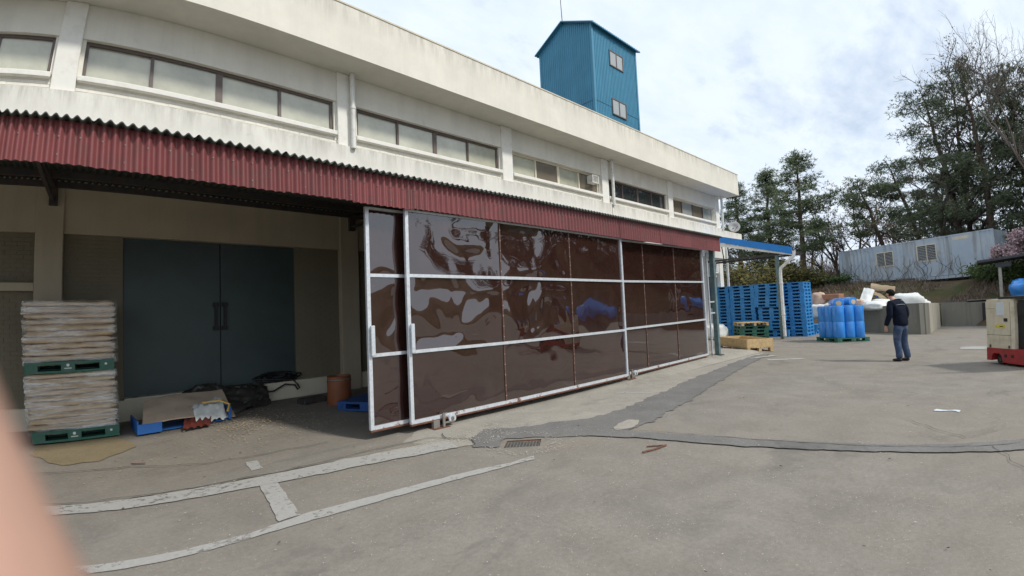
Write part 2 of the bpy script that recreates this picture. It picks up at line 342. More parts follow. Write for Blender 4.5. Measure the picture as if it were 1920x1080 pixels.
# ------------------------------------------------------------------ mesh helpers
class MB:
    def __init__(s): s.v = []; s.f = []
    def add(s, vs, fs):
        o = len(s.v); s.v += [tuple(v) for v in vs]; s.f += [tuple(i+o for i in f) for f in fs]; return s
    def box(s, x0, x1, y0, y1, z0, z1, M=None):
        v = [Vector(p) for p in ((x0,y0,z0),(x1,y0,z0),(x1,y1,z0),(x0,y1,z0),(x0,y0,z1),(x1,y0,z1),(x1,y1,z1),(x0,y1,z1))]
        if M: v = [M @ p for p in v]
        return s.add(v, [(0,3,2,1),(4,5,6,7),(0,1,5,4),(1,2,6,5),(2,3,7,6),(3,0,4,7)])
    def bbox(s, x0, x1, y0, y1, z0, z1, b=0.006, M=None):     # box with chamfered edges
        P = []
        for x, bx in ((x0, b), (x1, -b)):
            for y, by in ((y0, b), (y1, -b)):
                for z, bz in ((z0, b), (z1, -b)):
                    P += [(x, y+by, z+bz), (x+bx, y, z+bz), (x+bx, y+by, z)]
        bm = bmesh.new()
        for p in P: bm.verts.new(M @ Vector(p) if M else p)
        r = bmesh.ops.convex_hull(bm, input=bm.verts)
        bm.verts.index_update()
        s.add([v.co[:] for v in bm.verts], [[v.index for v in f.verts] for f in bm.faces]); bm.free(); return s
    def prism(s, poly, z0, z1, M=None):
        n = len(poly); v = [Vector((x, y, z0)) for x, y in poly] + [Vector((x, y, z1)) for x, y in poly]
        if M: v = [M @ p for p in v]
        return s.add(v, [tuple(range(n-1, -1, -1)), tuple(range(n, 2*n))] + [(i, (i+1) % n, n+(i+1) % n, n+i) for i in range(n)])
    def tube(s, pts, r, n=6, cap=True):
        pts = [Vector(p) for p in pts]; rs = r if isinstance(r, (list, tuple)) else [r]*len(pts)
        vs = []; a = None
        for i, p in enumerate(pts):
            d = (pts[min(i+1, len(pts)-1)] - pts[max(i-1, 0)])
            d = d.normalized() if d.length > 1e-9 else Vector((0, 0, 1))
            if a is None: a = d.orthogonal().normalized()
            else:
                a = a - d*a.dot(d); a = a.normalized() if a.length > 1e-6 else d.orthogonal().normalized()
            b = d.cross(a)
            for k in range(n):
                t = 2*math.pi*k/n; vs.append(p + (a*math.cos(t) + b*math.sin(t))*rs[i])
        fs = [(i*n+k, i*n+(k+1) % n, (i+1)*n+(k+1) % n, (i+1)*n+k) for i in range(len(pts)-1) for k in range(n)]
        if cap: fs += [tuple(range(n-1, -1, -1)), tuple(range((len(pts)-1)*n, len(pts)*n))]
        return s.add(vs, fs)
    def lathe(s, prof, n=16, M=None):          # prof = [(r, z)]
        vs = []; 
        for r, z in prof:
            for k in range(n):
                t = 2*math.pi*k/n; p = Vector((r*math.cos(t), r*math.sin(t), z)); vs.append(M @ p if M else p)
        m = len(prof)
        fs = [(i*n+k, i*n+(k+1) % n, (i+1)*n+(k+1) % n, (i+1)*n+k) for i in range(m-1) for k in range(n)]
        fs += [tuple(range(n-1, -1, -1)), tuple(range((m-1)*n, m*n))]
        return s.add(vs, fs)
    def grid(s, nu, nv, fn):
        vs = [fn(i/nu, j/nv) for j in range(nv+1) for i in range(nu+1)]
        return s.add(vs, [(j*(nu+1)+i, j*(nu+1)+i+1, (j+1)*(nu+1)+i+1, (j+1)*(nu+1)+i) for j in range(nv) for i in range(nu)])
    def mesh(s, name, mat, smooth=False):
        me = bpy.data.meshes.new(name); me.from_pydata(s.v, [], s.f); me.update()
        me.materials.append(MATS[mat])
        if smooth: me.polygons.foreach_set('use_smooth', [True]*len(me.polygons))
        return me
    def build(s, name, mat, parent=None, smooth=False, local=False, sharp=None):
        if parent is not None and not local:
            w = wloc(parent); s.v = [(x-w.x, y-w.y, z-w.z) for x, y, z in s.v]
        me = s.mesh(name, mat, smooth)
        if sharp: me.set_sharp_from_angle(angle=R(sharp))
        return link(name, me, parent)
def wloc(o):
    w = Vector((0, 0, 0))
    while o is not None: w += o.location; o = o.parent
    return w
def link(name, me, parent=None):
    o = bpy.data.objects.new(name, me); C.objects.link(o)
    if parent is not None: o.parent = parent
    return o
def tag(o, label=None, cat=None, group=None, kind=None):
    if label: o['label'] = label
    if cat: o['category'] = cat
    if group: o['group'] = group
    if kind: o['kind'] = kind
    return o
def thing(name, label, cat, loc=(0, 0, 0), rz=0, group=None):
    o = link(name, None); o.location = loc; o.rotation_euler = (0, 0, rz); return tag(o, label, cat, group)
def single(mb, name, mat, label, cat, loc=(0, 0, 0), rz=0, group=None, smooth=False, sharp=None, rot=None):
    o = link(name, mb.mesh(name, mat, smooth)); o.location = loc; o.rotation_euler = rot or (0, 0, rz)
    if sharp: o.data.set_sharp_from_angle(angle=R(sharp))
    return tag(o, label, cat, group)
KIDS = {}
def kids(o): return [c for c in o.children]
def copy_tree(o, loc, rz=0, label=None, group=None, parent=None):
    c = o.copy(); C.objects.link(c)
    if parent is None:
        c.location = loc; c.rotation_euler = (0, 0, rz)
        if label: c['label'] = label
        if group: c['group'] = group
    else: c.parent = parent
    for ch in kids(o): copy_tree(ch, None, parent=c)
    return c
ORD = ['bottom', 'second', 'third', 'fourth', 'fifth', 'sixth', 'seventh', 'eighth', 'ninth', 'tenth', 'eleventh', 'twelfth', 'thirteenth', 'fourteenth', 'fifteenth', 'sixteenth']
def level(k, n):
    if k == 0: return 'lowest one'
    if k == n-1: return 'topmost one'
    return ORD[k] + ' from the ground'

# ------------------------------------------------------------------ yard, terrain
def spaced(a, b, step): n = max(1, round((b-a)/step)); return [a+(b-a)*i/n for i in range(n)]
HX0, HX1, HY0, HY1 = 3.1, 4.6, 3.4, 4.7        # cell around the drain, stitched by hand
GC = [(3.57, 4.13), (3.80, 4.32), (4.13, 4.05), (3.90, 3.86)]
def make_yard():
    xs = spaced(-60, -4, 4) + spaced(-4, HX0, 0.25) + [HX0] + spaced(HX1, 18, 0.3) + spaced(18, 34.0, 1.0) + [34.0]
    ys = spaced(-70, -4, 4) + spaced(-4, HY0, 0.4) + [HY0] + spaced(HY1, 10.0, 0.2) + spaced(10, 40, 5) + [40]
    idx = {}; v = []
    for i, x in enumerate(xs):
        for j, y in enumerate(ys): idx[i, j] = len(v); v.append((x, y, gz(x, y)))
    f = []; hole = None
    for i in range(len(xs)-1):
        for j in range(len(ys)-1):
            if xs[i] == HX0 and ys[j] == HY0: hole = (i, j); continue
            f.append((idx[i, j], idx[i+1, j], idx[i+1, j+1], idx[i, j+1]))
    i, j = hole
    ring = [idx[i, j], idx[i+1, j], idx[i+1, j+1], idx[i, j+1]]
    o = len(v); v += [(x, y, 0) for x, y in GC]
    # GC order: left, top, right, bottom
    l_, t_, r_, b_ = o, o+1, o+2, o+3
    A, B, D, E = ring
    f += [(A, B, b_), (B, r_, b_), (B, D, r_), (D, t_, r_), (D, E, t_), (E, l_, t_), (E, A, l_), (A, b_, l_)]
    mb = MB(); mb.add(v, f); tag(mb.build('yard', 'yard', smooth=True), kind='structure')
make_yard()
def hz(x, y):
    e = x - (31.0 - 2.0*sm((2.0-y)/3.0) + 1.2*noise.noise((x*.1, y*.13, 4)))
    z = -0.35 + 1.35*sm((e+1.2)/2.2) + 1.42*sm(e/8.5) + 1.4*sm((e-14)/18) + 5*sm((e-30)/90)
    if y > 3.5:
        z -= 1.1*sm((y-3.5)/2)*(1-sm(e/7.0))
    z += 6.5*sm((-y-9)/13)*sm((e+1)/9)*sm((math.degrees(math.atan2(y, x))+43)/6)  # unseen rise beyond the right edge, added to darken the gates' reflection
    z += 0.22*noise.noise((x*.35, y*.35, 1)) * sm(e/3) + 0.6*noise.noise((x*.05, y*.05, 7))*sm(e/15)
    return z
def make_hill():
    xs = spaced(20, 60, 0.8) + spaced(60, 420, 24) + [420]
    ys = spaced(-400, -40, 24) + spaced(-40, 50, 0.9) + spaced(50, 420, 24) + [420]
    mb = MB(); n = len(ys)
    mb.add([(x, y, hz(x, y)) for x in xs for y in ys], [(i*n+j, (i+1)*n+j, (i+1)*n+j+1, i*n+j+1) for i in range(len(xs)-1) for j in range(n-1)])
    tag(mb.build('hillside', 'hillside', smooth=True), kind='structure')
make_hill()
g_ = MB(); g_.box(-400, 430, -420, 430, -2.2, -1.5); tag(g_.build('ground', 'hillside'), kind='structure')

def ragged(poly, amp, step=0.12, seed=0.0):
    out = []
    for k in range(len(poly)):
        a, b = Vector(poly[k]), Vector(poly[(k+1) % len(poly)]); d = b-a; n = max(1, int(d.length/step)); nn = Vector((-d.y, d.x)).normalized()
        for i in range(n):
            p = a + d*(i/n); out.append(tuple(p + nn*amp*(noise.noise((p.x*5, p.y*5, seed)) + 0.6*noise.noise((p.x*17, p.y*17, seed+5)) + .35*noise.noise((p.x*43, p.y*43, seed+7)))))
    return out
def sheet(name, poly, lift, mat, amp=0.03, step=0.05, seed=0.0):
    p = ragged(poly, amp, step, seed)
    bm = bmesh.new(); vs = [bm.verts.new((x, y, 0)) for x, y in p]; bm.faces.new(vs)
    bmesh.ops.triangulate(bm, faces=bm.faces[:])
    for cut in [('x', c*.5) for c in range(-4, 70)] + [('y', 5.0+c*.25) for c in range(0, 20)]:   # so that the sheet follows the yard
        bmesh.ops.bisect_plane(bm, geom=bm.verts[:]+bm.edges[:]+bm.faces[:], plane_co=(cut[1], cut[1], 0), plane_no=(1, 0, 0) if cut[0] == 'x' else (0, 1, 0))
    for v in bm.verts: v.co.z = gz(v.co.x, v.co.y) + lift
    me = bpy.data.meshes.new(name); bmesh.ops.recalc_face_normals(bm, faces=bm.faces[:])
    if bm.faces and sum(f.normal.z for f in bm.faces) < 0: bmesh.ops.reverse_faces(bm, faces=bm.faces[:])
    bm.to_mesh(me); bm.free(); me.materials.append(MATS[mat])
    return tag(link(name, me), kind='structure')
ASPH = [(3.34, 4.42), (3.60, 4.78), (3.94, 4.98), (4.36, 4.66), (4.84, 4.46), (5.46, 4.20), (6.23, 4.18), (7.21, 4.34), (7.82, 4.38), (9.08, 4.62), (10.53, 4.76), (12.65, 5.0), (14.5, 5.16),
        (15.0, 4.9), (13.62, 4.7), (11.62, 4.42), (8.96, 3.98), (7.28, 3.64), (6.45, 3.56), (5.7, 3.42), (5.1, 3.42), (4.80, 3.50), (4.5, 3.72), (4.20, 4.07), (4.10, 4.16), (3.82, 4.38), (3.55, 4.19)]
sheet('apron', [(2.9, 5.3), (3.35, 4.5), (3.94, 4.9), (5.46, 4.1), (7.21, 4.2), (9.08, 4.5), (12.65, 4.9), (15.2, 5.1), (15.6, 6.4), (8, 6.2), (3.4, 5.75)], 0.005, 'apron', 0.05)
sheet('apron', [(-3.5, 6.35), (-0.5, 6.9), (0.9, 6.35), (2.3, 6.1), (3.2, 5.5), (3.3, 4.9), (2.2, 5.2), (0.5, 5.55), (-3.5, 5.9)], 0.004, 'yard', 0.02)
sheet('asphalt_strip', ASPH, 0.010, 'asphalt', 0.06)
sheet('asphalt_strip', [(4.56, 3.70), (5.01, 3.66), (5.12, 3.26), (5.33, 2.77), (5.68, 1.94), (5.95, 1.42), (6.24, 0.82), (6.52, 0.24), (6.80, -0.45), (7.4, -1.9), (8.3, -4), (7.9, -4.2), (6.95, -2.0), (6.34, -0.43), (6.17, 0.23), (5.94, 0.78), (5.55, 1.57), (5.40, 1.86), (5.08, 2.5), (4.94, 2.99), (4.70, 3.4)], 0.014, 'asphalt', 0.035)
sheet('pale_patch', [(5.06, 3.63), (5.29, 3.70), (5.53, 3.71), (5.62, 3.58), (5.40, 3.45), (5.16, 3.44), (4.99, 3.53)], 0.018, 'pale_patch', 0.04)
sheet('pale_patch', [(2.0, 5.22), (3.3, 4.95), (3.45, 4.5), (2.6, 4.75), (1.9, 4.93)], 0.0085, 'pale_patch', 0.05)
sheet('ground_stain', [(-0.86, 8.4), (0.15, 8.45), (0.36, 7.7), (-0.1, 7.3), (-0.5, 7.25), (-0.9, 7.9)], 0.009, 'stain', 0.04)
sheet('painted_line', [(-2.4, 6.02), (-1.6, 5.9), (0.54, 5.47), (1.46, 5.28), (2.31, 5.15), (3.30, 4.86), (3.22, 4.56), (2.25, 4.80), (1.38, 4.99), (0.51, 5.19), (-1.6, 5.62), (-2.4, 5.72)], 0.012, 'worn_paint', 0.018)
sheet('painted_line', [(-0.8, 4.20), (-0.14, 4.10), (0.37, 4.03), (0.85, 3.99), (1.32, 4.03), (1.85, 3.95), (2.66, 3.82), (3.22, 3.68), (3.58, 3.64), (3.50, 3.55), (2.72, 3.68), (2.07, 3.77), (1.51, 3.83), (1.13, 3.88), (0.67, 3.90), (-0.15, 3.95), (-0.8, 4.04)], 0.008, 'worn_paint', 0.016)
sheet('painted_line', [(1.19, 5.05), (1.34, 5.01), (1.25, 4.04), (1.08, 4.035)], 0.010, 'worn_paint', 0.012)
sheet('painted_line', [(1.27, 6.02), (1.38, 5.98), (1.36, 5.62), (1.24, 5.62)], 0.010, 'worn_paint', 0.012)
sheet('painted_line', [(13.3, 4.45), (13.6, 4.5), (14.2, 3.85), (14.0, 3.7)], 0.008, 'worn_paint', 0.03)
sheet('painted_line', [(13.5, 5.02), (14.6, 4.7), (14.7, 4.5), (13.6, 4.85)], 0.016, 'worn_paint', 0.03)
sheet('painted_line', [(17.3, -0.9), (18.3, -0.9), (18.3, 0.6), (17.5, 0.6)], 0.008, 'worn_paint', 0.05)
sheet('painted_line', [(7.2, 5.05), (7.25, 5.15), (7.62, 4.55), (7.55, 4.5)], 0.0095, 'worn_paint', 0.01)
sheet('paint_splash', [(8.28, 0.61), (8.42, 0.60), (8.38, 0.5), (8.42, 0.34), (8.28, 0.30), (8.33, 0.45)], 0.008, 'paper_white', 0.05, 0.03)
def crack(pts, w, seed, lift=0.02):
    a = []; b = []
    fine = []
    for k in range(len(pts)-1):
        p, q_ = Vector(pts[k]), Vector(pts[k+1]); n = max(2, int((q_-p).length/0.05))
        for i in range(n): fine.append(p+(q_-p)*i/n)
    for i, p in enumerate(fine):
        off = Vector((noise.noise((p.x*4, p.y*4, seed)), noise.noise((p.x*4, p.y*4, seed+9))))*0.05
        ww = w*(0.35+0.9*abs(noise.noise((p.x*7, p.y*7, seed+3)))); d = (fine[min(i+1, len(fine)-1)]-fine[max(i-1, 0)]).normalized(); nn = Vector((-d.y, d.x))*ww
        a.append(p+off+nn); b.append(p+off-nn)
    v = []; 
    for p, q_ in zip(a, b): v += [(p.x, p.y, gz(p.x, p.y)+lift), (q_.x, q_.y, gz(q_.x, q_.y)+lift)]
    mb = MB(); mb.add(v, [(2*i, 2*i+1, 2*i+3, 2*i+2) for i in range(len(fine)-1)]); tag(mb.build('ground_crack', 'crack'), kind='structure')
crack([(-1.3, 7.15), (-0.57, 6.96), (0.26, 6.78), (0.94, 6.30), (1.64, 6.14), (2.28, 6.05)], 0.010, 1)
crack([(-1.2, 5.88), (0.5, 5.5), (1.46, 5.31), (2.11, 5.28), (2.63, 5.25), (3.21, 5.16), (3.42, 4.9)], 0.012, 2)
crack([(5.02, 3.62), (5.25, 3.05), (5.52, 2.3), (5.78, 1.64), (6.1, 0.9), (6.4, 0.2), (6.6, -0.45)], 0.009, 3, 0.018)
crack([(3.40, 4.45), (3.52, 4.75), (3.35, 5.0), (3.46, 5.3)], 0.012, 4)
crack([(6.44, -0.11), (5.48, -0.45), (4.9, -0.75)], 0.006, 5)
crack([(7.6, 0.9), (7.0, 0.42), (6.75, 0.15)], 0.008, 6)
# ------------------------------------------------------------------ factory building
FB = thing('factory_building', 'long two storey cream factory with a deep overhanging parapet and strip windows', 'building', (11, 9.5, 0))
PX = [-10.47, -5.70, -0.93, 3.85, 8.62, 13.39, 18.16, 22.93]; PW = 0.40
XL, XR = -12.0, 23.33
m = MB()
m.box(XL, XR, 9.92, 24, 0, 7.0)
m.build('wall', 'wall_paint', FB)
m = MB(); m.box(XL, 23.95, 8.73, 8.92, 7.0, 8.05); m.box(XL, 23.95, 8.92, 24.5, 7.004, 7.35); m.box(23.76, 23.95, 8.92, 24.5, 7.35, 8.05)
m.build('parapet', 'fascia_paint', FB)
m = MB(); m.box(XL, 23.97, 8.715, 8.93, 8.05, 8.085); m.box(23.75, 23.97, 8.93, 24.5, 8.05, 8.085); m.build('coping', 'plinth_paint', FB)
m = MB(); m.box(XL, 23.75, 8.93, 24.4, 7.35, 7.45); m.build('roof', 'roof_dark', FB)
m = MB(); m.box(XL, 25.9, 9.44, 9.9, 3.2, 4.3); 
m = MB(); m.box(XL, 23.6, 9.44, 9.92, 3.84, 5.36); m.box(23.6, 25.9, 9.44, 11.0, 4.75, 5.30); m.build('spandrel_band', 'band_paint', FB)
m = MB(); m.box(13.82, 13.84, 9.436, 9.45, 4.0, 5.36); m.build('band_joint', 'concrete', FB)
for px in PX:
    m = MB(); m.bbox(px, px+PW, 9.5, 9.92, 5.36, 7.0, 0.01); m.build('pilaster', 'pilaster_paint', FB)
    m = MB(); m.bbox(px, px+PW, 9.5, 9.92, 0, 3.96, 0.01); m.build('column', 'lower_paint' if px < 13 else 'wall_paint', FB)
kinds = {2: ['pane_frosted']*4, 3: ['pane_frosted']*4, 4: ['pane_frosted', 'pane_brown', 'pane_frosted', 'pane_brown'], 5: ['pane_dark']*4, 6: ['pane_brown', 'pane_grey', 'pane_brown', 'pane_grey'], 1: ['pane_frosted']*4, 0: ['pane_frosted']*4}
br = random.Random(5)
for b in range(7):
    x0, x1 = PX[b]+PW, PX[b+1]
    m = MB(); m.box(x0, x1, 9.56, 9.92, 6.36, 7.0); m.build('lintel_wall', 'wall_paint', FB)
    m = MB()
    for row in range(4):                         # painted brick courses below the sill
        z = 5.362 + row*0.057; x = x0 + (0.0 if row % 2 else -0.1)
        while x < x1:
            a, c = max(x, x0)+0.004, min(x+0.2, x1)-0.004
            if c-a > 0.02: m.box(a, c, 9.566+br.uniform(-.004, .004), 9.70, z+0.004, z+0.053)
            x += 0.2
    o = m.build('brick_course', 'wall_paint', FB); o['kind'] = 'stuff'
    m = MB(); m.box(x0, x1, 9.575, 9.90, 5.36, 5.60); m.build('brick_backing', 'wall_paint', FB)
    m = MB(); m.bbox(x0+0.01, x1-0.02, 9.47, 9.74, 5.565, 5.665, 0.012); m.build('window_sill', 'pilaster_paint', FB)
    # window
    wx0, wx1 = x0+0.07, x1-0.05; z0, z1 = 5.665, 6.36; yf = 9.66; t = 0.055
    for a, c in ((x0, wx0), (wx1, x1)):
        m = MB(); m.box(a, c, 9.60, 9.92, 5.665, 6.36); m.build('window_jamb', 'wall_paint', FB)
    m = MB(); m.box(wx0, wx1, yf, yf+0.09, z0, z0+t*0.8); m.box(wx0, wx1, yf, yf+0.09, z1-t, z1); m.box(wx0, wx0+t, yf, yf+0.09, z0+t*.8, z1-t); m.box(wx1-t, wx1, yf, yf+0.09, z0+t*.8, z1-t)
    wf = m.build('window', 'frame_brown' if b < 3 else ('frame_brown' if b in (3, 5) else 'plinth_paint'), FB)
    wdt = (wx1-wx0)/4
    for k in range(4):
        a, c = wx0+k*wdt+0.02, wx0+(k+1)*wdt-0.02
        y = yf+(0.035 if k % 2 else 0.055); tl = br.uniform(-.006, .006)
        m = MB(); m.add([(a, y+tl, z0+t*.8), (c, y-tl, z0+t*.8), (c, y-tl+.006, z1-t), (a, y+tl+.006, z1-t), (a, y+tl+.01, z0+t*.8), (c, y-tl+.01, z0+t*.8), (c, y-tl+.016, z1-t), (a, y+tl+.016, z1-t)], [(0,1,2,3),(7,6,5,4),(0,4,5,1),(1,5,6,2),(2,6,7,3),(3,7,4,0)])
        m.build('pane', kinds[b][k], wf)
    for k in range(1, 4):
        x = wx0+k*wdt; w2 = 0.055 if k == 2 else 0.026
        m = MB(); m.box(x-w2, x+w2, yf+0.012, yf+0.075, z0+t*.8, z1-t); m.build('mullion', 'frame_brown' if b != 4 else 'plinth_paint', wf)
# downpipes
for px, x in ((3, 0.30), (5, 0.52), (7, 0.50)):
    xx = PX[px]+x; m = MB(); m.tube([(xx, 9.40, 7.0), (xx, 9.40, 5.32)], 0.055, 12); dp = m.build('downpipe', 'pipe_plastic', FB, True, sharp=40)
    m = MB(); m.lathe([(0.066, 0), (0.066, 0.045)], 12, Matrix.Translation((xx, 9.40, 6.2))); m.build('pipe_bracket', 'pipe_plastic', dp, True, sharp=40)
m = MB(); m.tube([(23.62, 9.40, 4.75), (23.62, 9.40, 0.0)], 0.06, 12); m.build('downpipe', 'pipe_plastic', FB, True, sharp=40)
# louvred hood on the third window
vx0, vx1, vz0, vz1 = 12.72, 13.08, 5.98, 6.26
m = MB(); m.box(vx0, vx1, 9.42, 9.44, vz0, vz0+.03); m.box(vx0, vx1, 9.42, 9.44, vz1-.03, vz1); m.box(vx0, vx0+.04, 9.42, 9.44, vz0+.03, vz1-.03); m.box(vx1-.04, vx1, 9.42, 9.44, vz0+.03, vz1-.03); m.box(vx0+.01, vx1-.01, 9.46, 9.67, vz0+.01, vz1-.01)
vh = m.build('vent_hood', 'pipe_plastic', FB)
for k in range(5):
    m = MB(); z = vz0+.05+k*.043; m.add([(vx0+.04, 9.423, z), (vx1-.04, 9.423, z), (vx1-.04, 9.455, z+.03), (vx0+.04, 9.455, z+.03), (vx0+.04, 9.427, z-.006), (vx1-.04, 9.427, z-.006), (vx1-.04, 9.459, z+.024), (vx0+.04, 9.459, z+.024)], [(0,1,2,3),(7,6,5,4),(0,4,5,1),(3,2,6,7)])
    m.build('louver', 'pipe_plastic', vh)
# lower storey
DX0, DX1 = 0.28, 2.96
for b in range(1, 7):
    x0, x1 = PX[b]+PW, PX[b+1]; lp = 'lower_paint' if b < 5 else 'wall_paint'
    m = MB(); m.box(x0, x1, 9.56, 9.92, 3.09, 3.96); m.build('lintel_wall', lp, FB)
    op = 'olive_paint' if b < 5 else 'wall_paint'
    spans = [(x0, DX0), (DX1, x1)] if b == 2 else [(x0, x1)]
    for a, c in spans:
        m = MB(); m.box(a, c, 9.66, 9.92, 0.44, 3.09); m.build('brick_backing', op, FB)
        m = MB(); z = 0.445; row = 0
        if b <= 3:
            while z < 3.06:
                x = a - (0.1 if row % 2 else 0)
                while x < c:
                    p, q_ = max(x, a)+.004, min(x+.2, c)-.004
                    if q_-p > .02: m.box(p, q_, 9.652+br.uniform(-.002, .002), 9.661, z+.003, z+.062)
                    x += .2
                z += .066; row += 1
            o = m.build('brick_course', op, FB); o['kind'] = 'stuff'
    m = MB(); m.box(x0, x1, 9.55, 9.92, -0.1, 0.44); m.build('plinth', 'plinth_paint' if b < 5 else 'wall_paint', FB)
m = MB(); m.box(-5.3, -0.93, 9.50, 9.64, 2.20, 2.32); m.build('wall_rail', 'lower_paint', FB)
# sliding door of two leaves, threshold
for a, c in ((DX0+.004, 1.672), (1.688, DX1-.004)):
    m = MB(); m.box(a, c, 9.70, 9.76, 0.47, 3.088)
    dl = m.build('door', 'door_teal', FB)
    hx = 1.61 if a < 1 else 1.75
    m = MB(); m.box(hx-.022, hx+.022, 9.635, 9.66, 1.50, 2.0); m.box(hx-.05, hx+.04, 9.65, 9.70, 1.50, 1.57); m.box(hx-.05, hx+.04, 9.65, 9.70, 1.93, 2.0); m.build('handle', 'black', dl)
m = MB(); m.box(DX0, 1.30, 9.535, 9.70, 0.44, 0.472); m.build('threshold', 'plinth_paint', FB)
m = MB(); m.box(1.672, 1.688, 9.74, 9.77, .47, 3.08); m.build('door_gap', 'black', FB)
m = MB(); m.box(DX0, DX1, 9.80, 9.93, .43, 3.09); m.build('door_back', 'black', FB)
# window and air unit at the far end of the lower storey
m = MB(); m.box(22.0, 22.6, 9.40, 9.56, 3.15, 3.62); m.build('air_unit', 'pipe_plastic', FB)
m = MB(); m.box(21.9, 22.75, 9.60, 9.65, 1.4, 2.9); m.build('window', 'pane_dark', FB)

# ------------------------------------------------------------------ blue tower on the roof
TW = thing('roof_tower', 'blue corrugated metal tower house with a gable roof standing on the factory roof', 'tower', (18.5, 13.6, 7.45))
TX0, TX1, TY0, TY1, TZ0, TZE, TZR = 16.7, 20.33, 12.0, 15.19, 7.45, 14.75, 15.55
def corr_strip(m, a, b, n, zlo, zhi, amp, off):
    # vertical corrugated sheet from a to b (xy), n ribs, zhi may be a function of t
    a, b = Vector(a), Vector(b); d = (b-a); nn = Vector((d.y, -d.x)).normalized(); v = []; ts = []
    for i in range(n):
        for t, h in ((0.0, 0), (0.42, 0), (0.56, 1), (0.86, 1)): ts.append(((i+t)/n, h))
    ts.append((1.0, 0))
    for t, h in ts:
        p = a+d*t+nn*(off+amp*h); z1 = zhi(t) if callable(zhi) else zhi; v += [(p.x, p.y, zlo), (p.x, p.y, z1)]
    m.add(v, [(2*i, 2*i+2, 2*i+3, 2*i+1) for i in range(len(ts)-1)])
zm = 11.1
def gable(t): return TZE + (TZR-TZE)*(1-abs(2*t-1)) - 0.02
for z0, z1, name in ((TZ0, zm, 'wall_sheet'), (zm+.015, None, 'wall_sheet')):
    m = MB(); corr_strip(m, (TX0, TY0), (TX1, TY0), 30, z0, z1 if z1 else TZE-.02, 0.028, 0.0 if z1 else .012); m.build(name, 'blue_cladding', TW)
    m = MB(); corr_strip(m, (TX0, TY1), (TX0, TY0), 26, z0, z1 if z1 else gable, 0.028, 0.0 if z1 else .012); m.build(name, 'blue_cladding', TW)
    m = MB(); corr_strip(m, (TX1, TY0), (TX1, TY1), 26, z0, z1 if z1 else gable, 0.028, 0); m.build(name, 'blue_cladding', TW)
m = MB(); m.box(TX0, TX1, TY1-.04, TY1, TZ0, TZE); m.build('rear_wall', 'blue_cladding', TW)
for x, y in ((TX0, TY0), (TX1, TY0), (TX0, TY1)):
    m = MB(); m.box(x-.055, x+.055, y-.055, y+.055, TZ0, TZE-.03); m.build('corner_trim', 'blue_paint' if 0 else 'blue_cladding', TW)
ym = (TY0+TY1)/2; ov = 0.22
for side in (0, 1):                                   # two roof slopes of ribbed sheet, overhanging
    m = MB(); n = 26; v = []
    ye = TY0-ov if side == 0 else TY1+ov; ze = TZE-(TZR-TZE)*ov/(ym-TY0)
    xs = []
    for i in range(n):
        for t, h in ((0, 0), (.5, 0), (.62, 1), (.88, 1)): xs.append((TX0-.22+(TX1-TX0+.42)*(i+t)/n, h*.035))
    xs.append((TX1+.20, 0))
    for x, h in xs: v += [(x, ye, ze+h), (x, ym, TZR+h)]
    k = len(v); v += [(x, y, z-.05-(.0)) for x, y, z in v]
    fs = [(2*i, 2*i+2, 2*i+3, 2*i+1) for i in range(len(xs)-1)] + [(k+2*i, k+2*i+1, k+2*i+3, k+2*i+2) for i in range(len(xs)-1)] + [(2*i, k+2*i, k+2*i+2, 2*i+2) for i in range(len(xs)-1)]
    fs += [(0, 1, k+1, k), (2*len(xs)-2, k+2*len(xs)-2, k+2*len(xs)-1, 2*len(xs)-1)]
    m.add(v, fs); m.build('roof_sheet', 'blue_cladding', TW)
for z0, z1, xa, xb in ((13.15, 13.92, 17.98, 19.12), (10.76, 11.55, 18.0, 19.18)):
    yy = TY0-.075; m = MB(); t = .05
    m.box(xa, xb, yy, TY0-.01, z0, z0+t); m.box(xa, xb, yy, TY0-.01, z1-t, z1); m.box(xa, xa+t, yy, TY0-.01, z0+t, z1-t); m.box(xb-t, xb, yy, TY0-.01, z0+t, z1-t); m.box((xa+xb)/2-.03, (xa+xb)/2+.03, yy+.005, TY0-.01, z0+t, z1-t)
    w = m.build('window', 'frame_brown', TW)
    for a, c in ((xa+t, (xa+xb)/2-.03), ((xa+xb)/2+.03, xb-t)):
        m = MB(); m.box(a, c, yy+.02, yy+.03, z0+t, z1-t); m.build('pane', 'pane_grey', w)
m = MB(); m.tube([(16.62, ym, TZR-.1), (16.55, ym+.05, TZR+2.6)], [.022, .012], 6); m.build('antenna', 'steel_dark', TW)

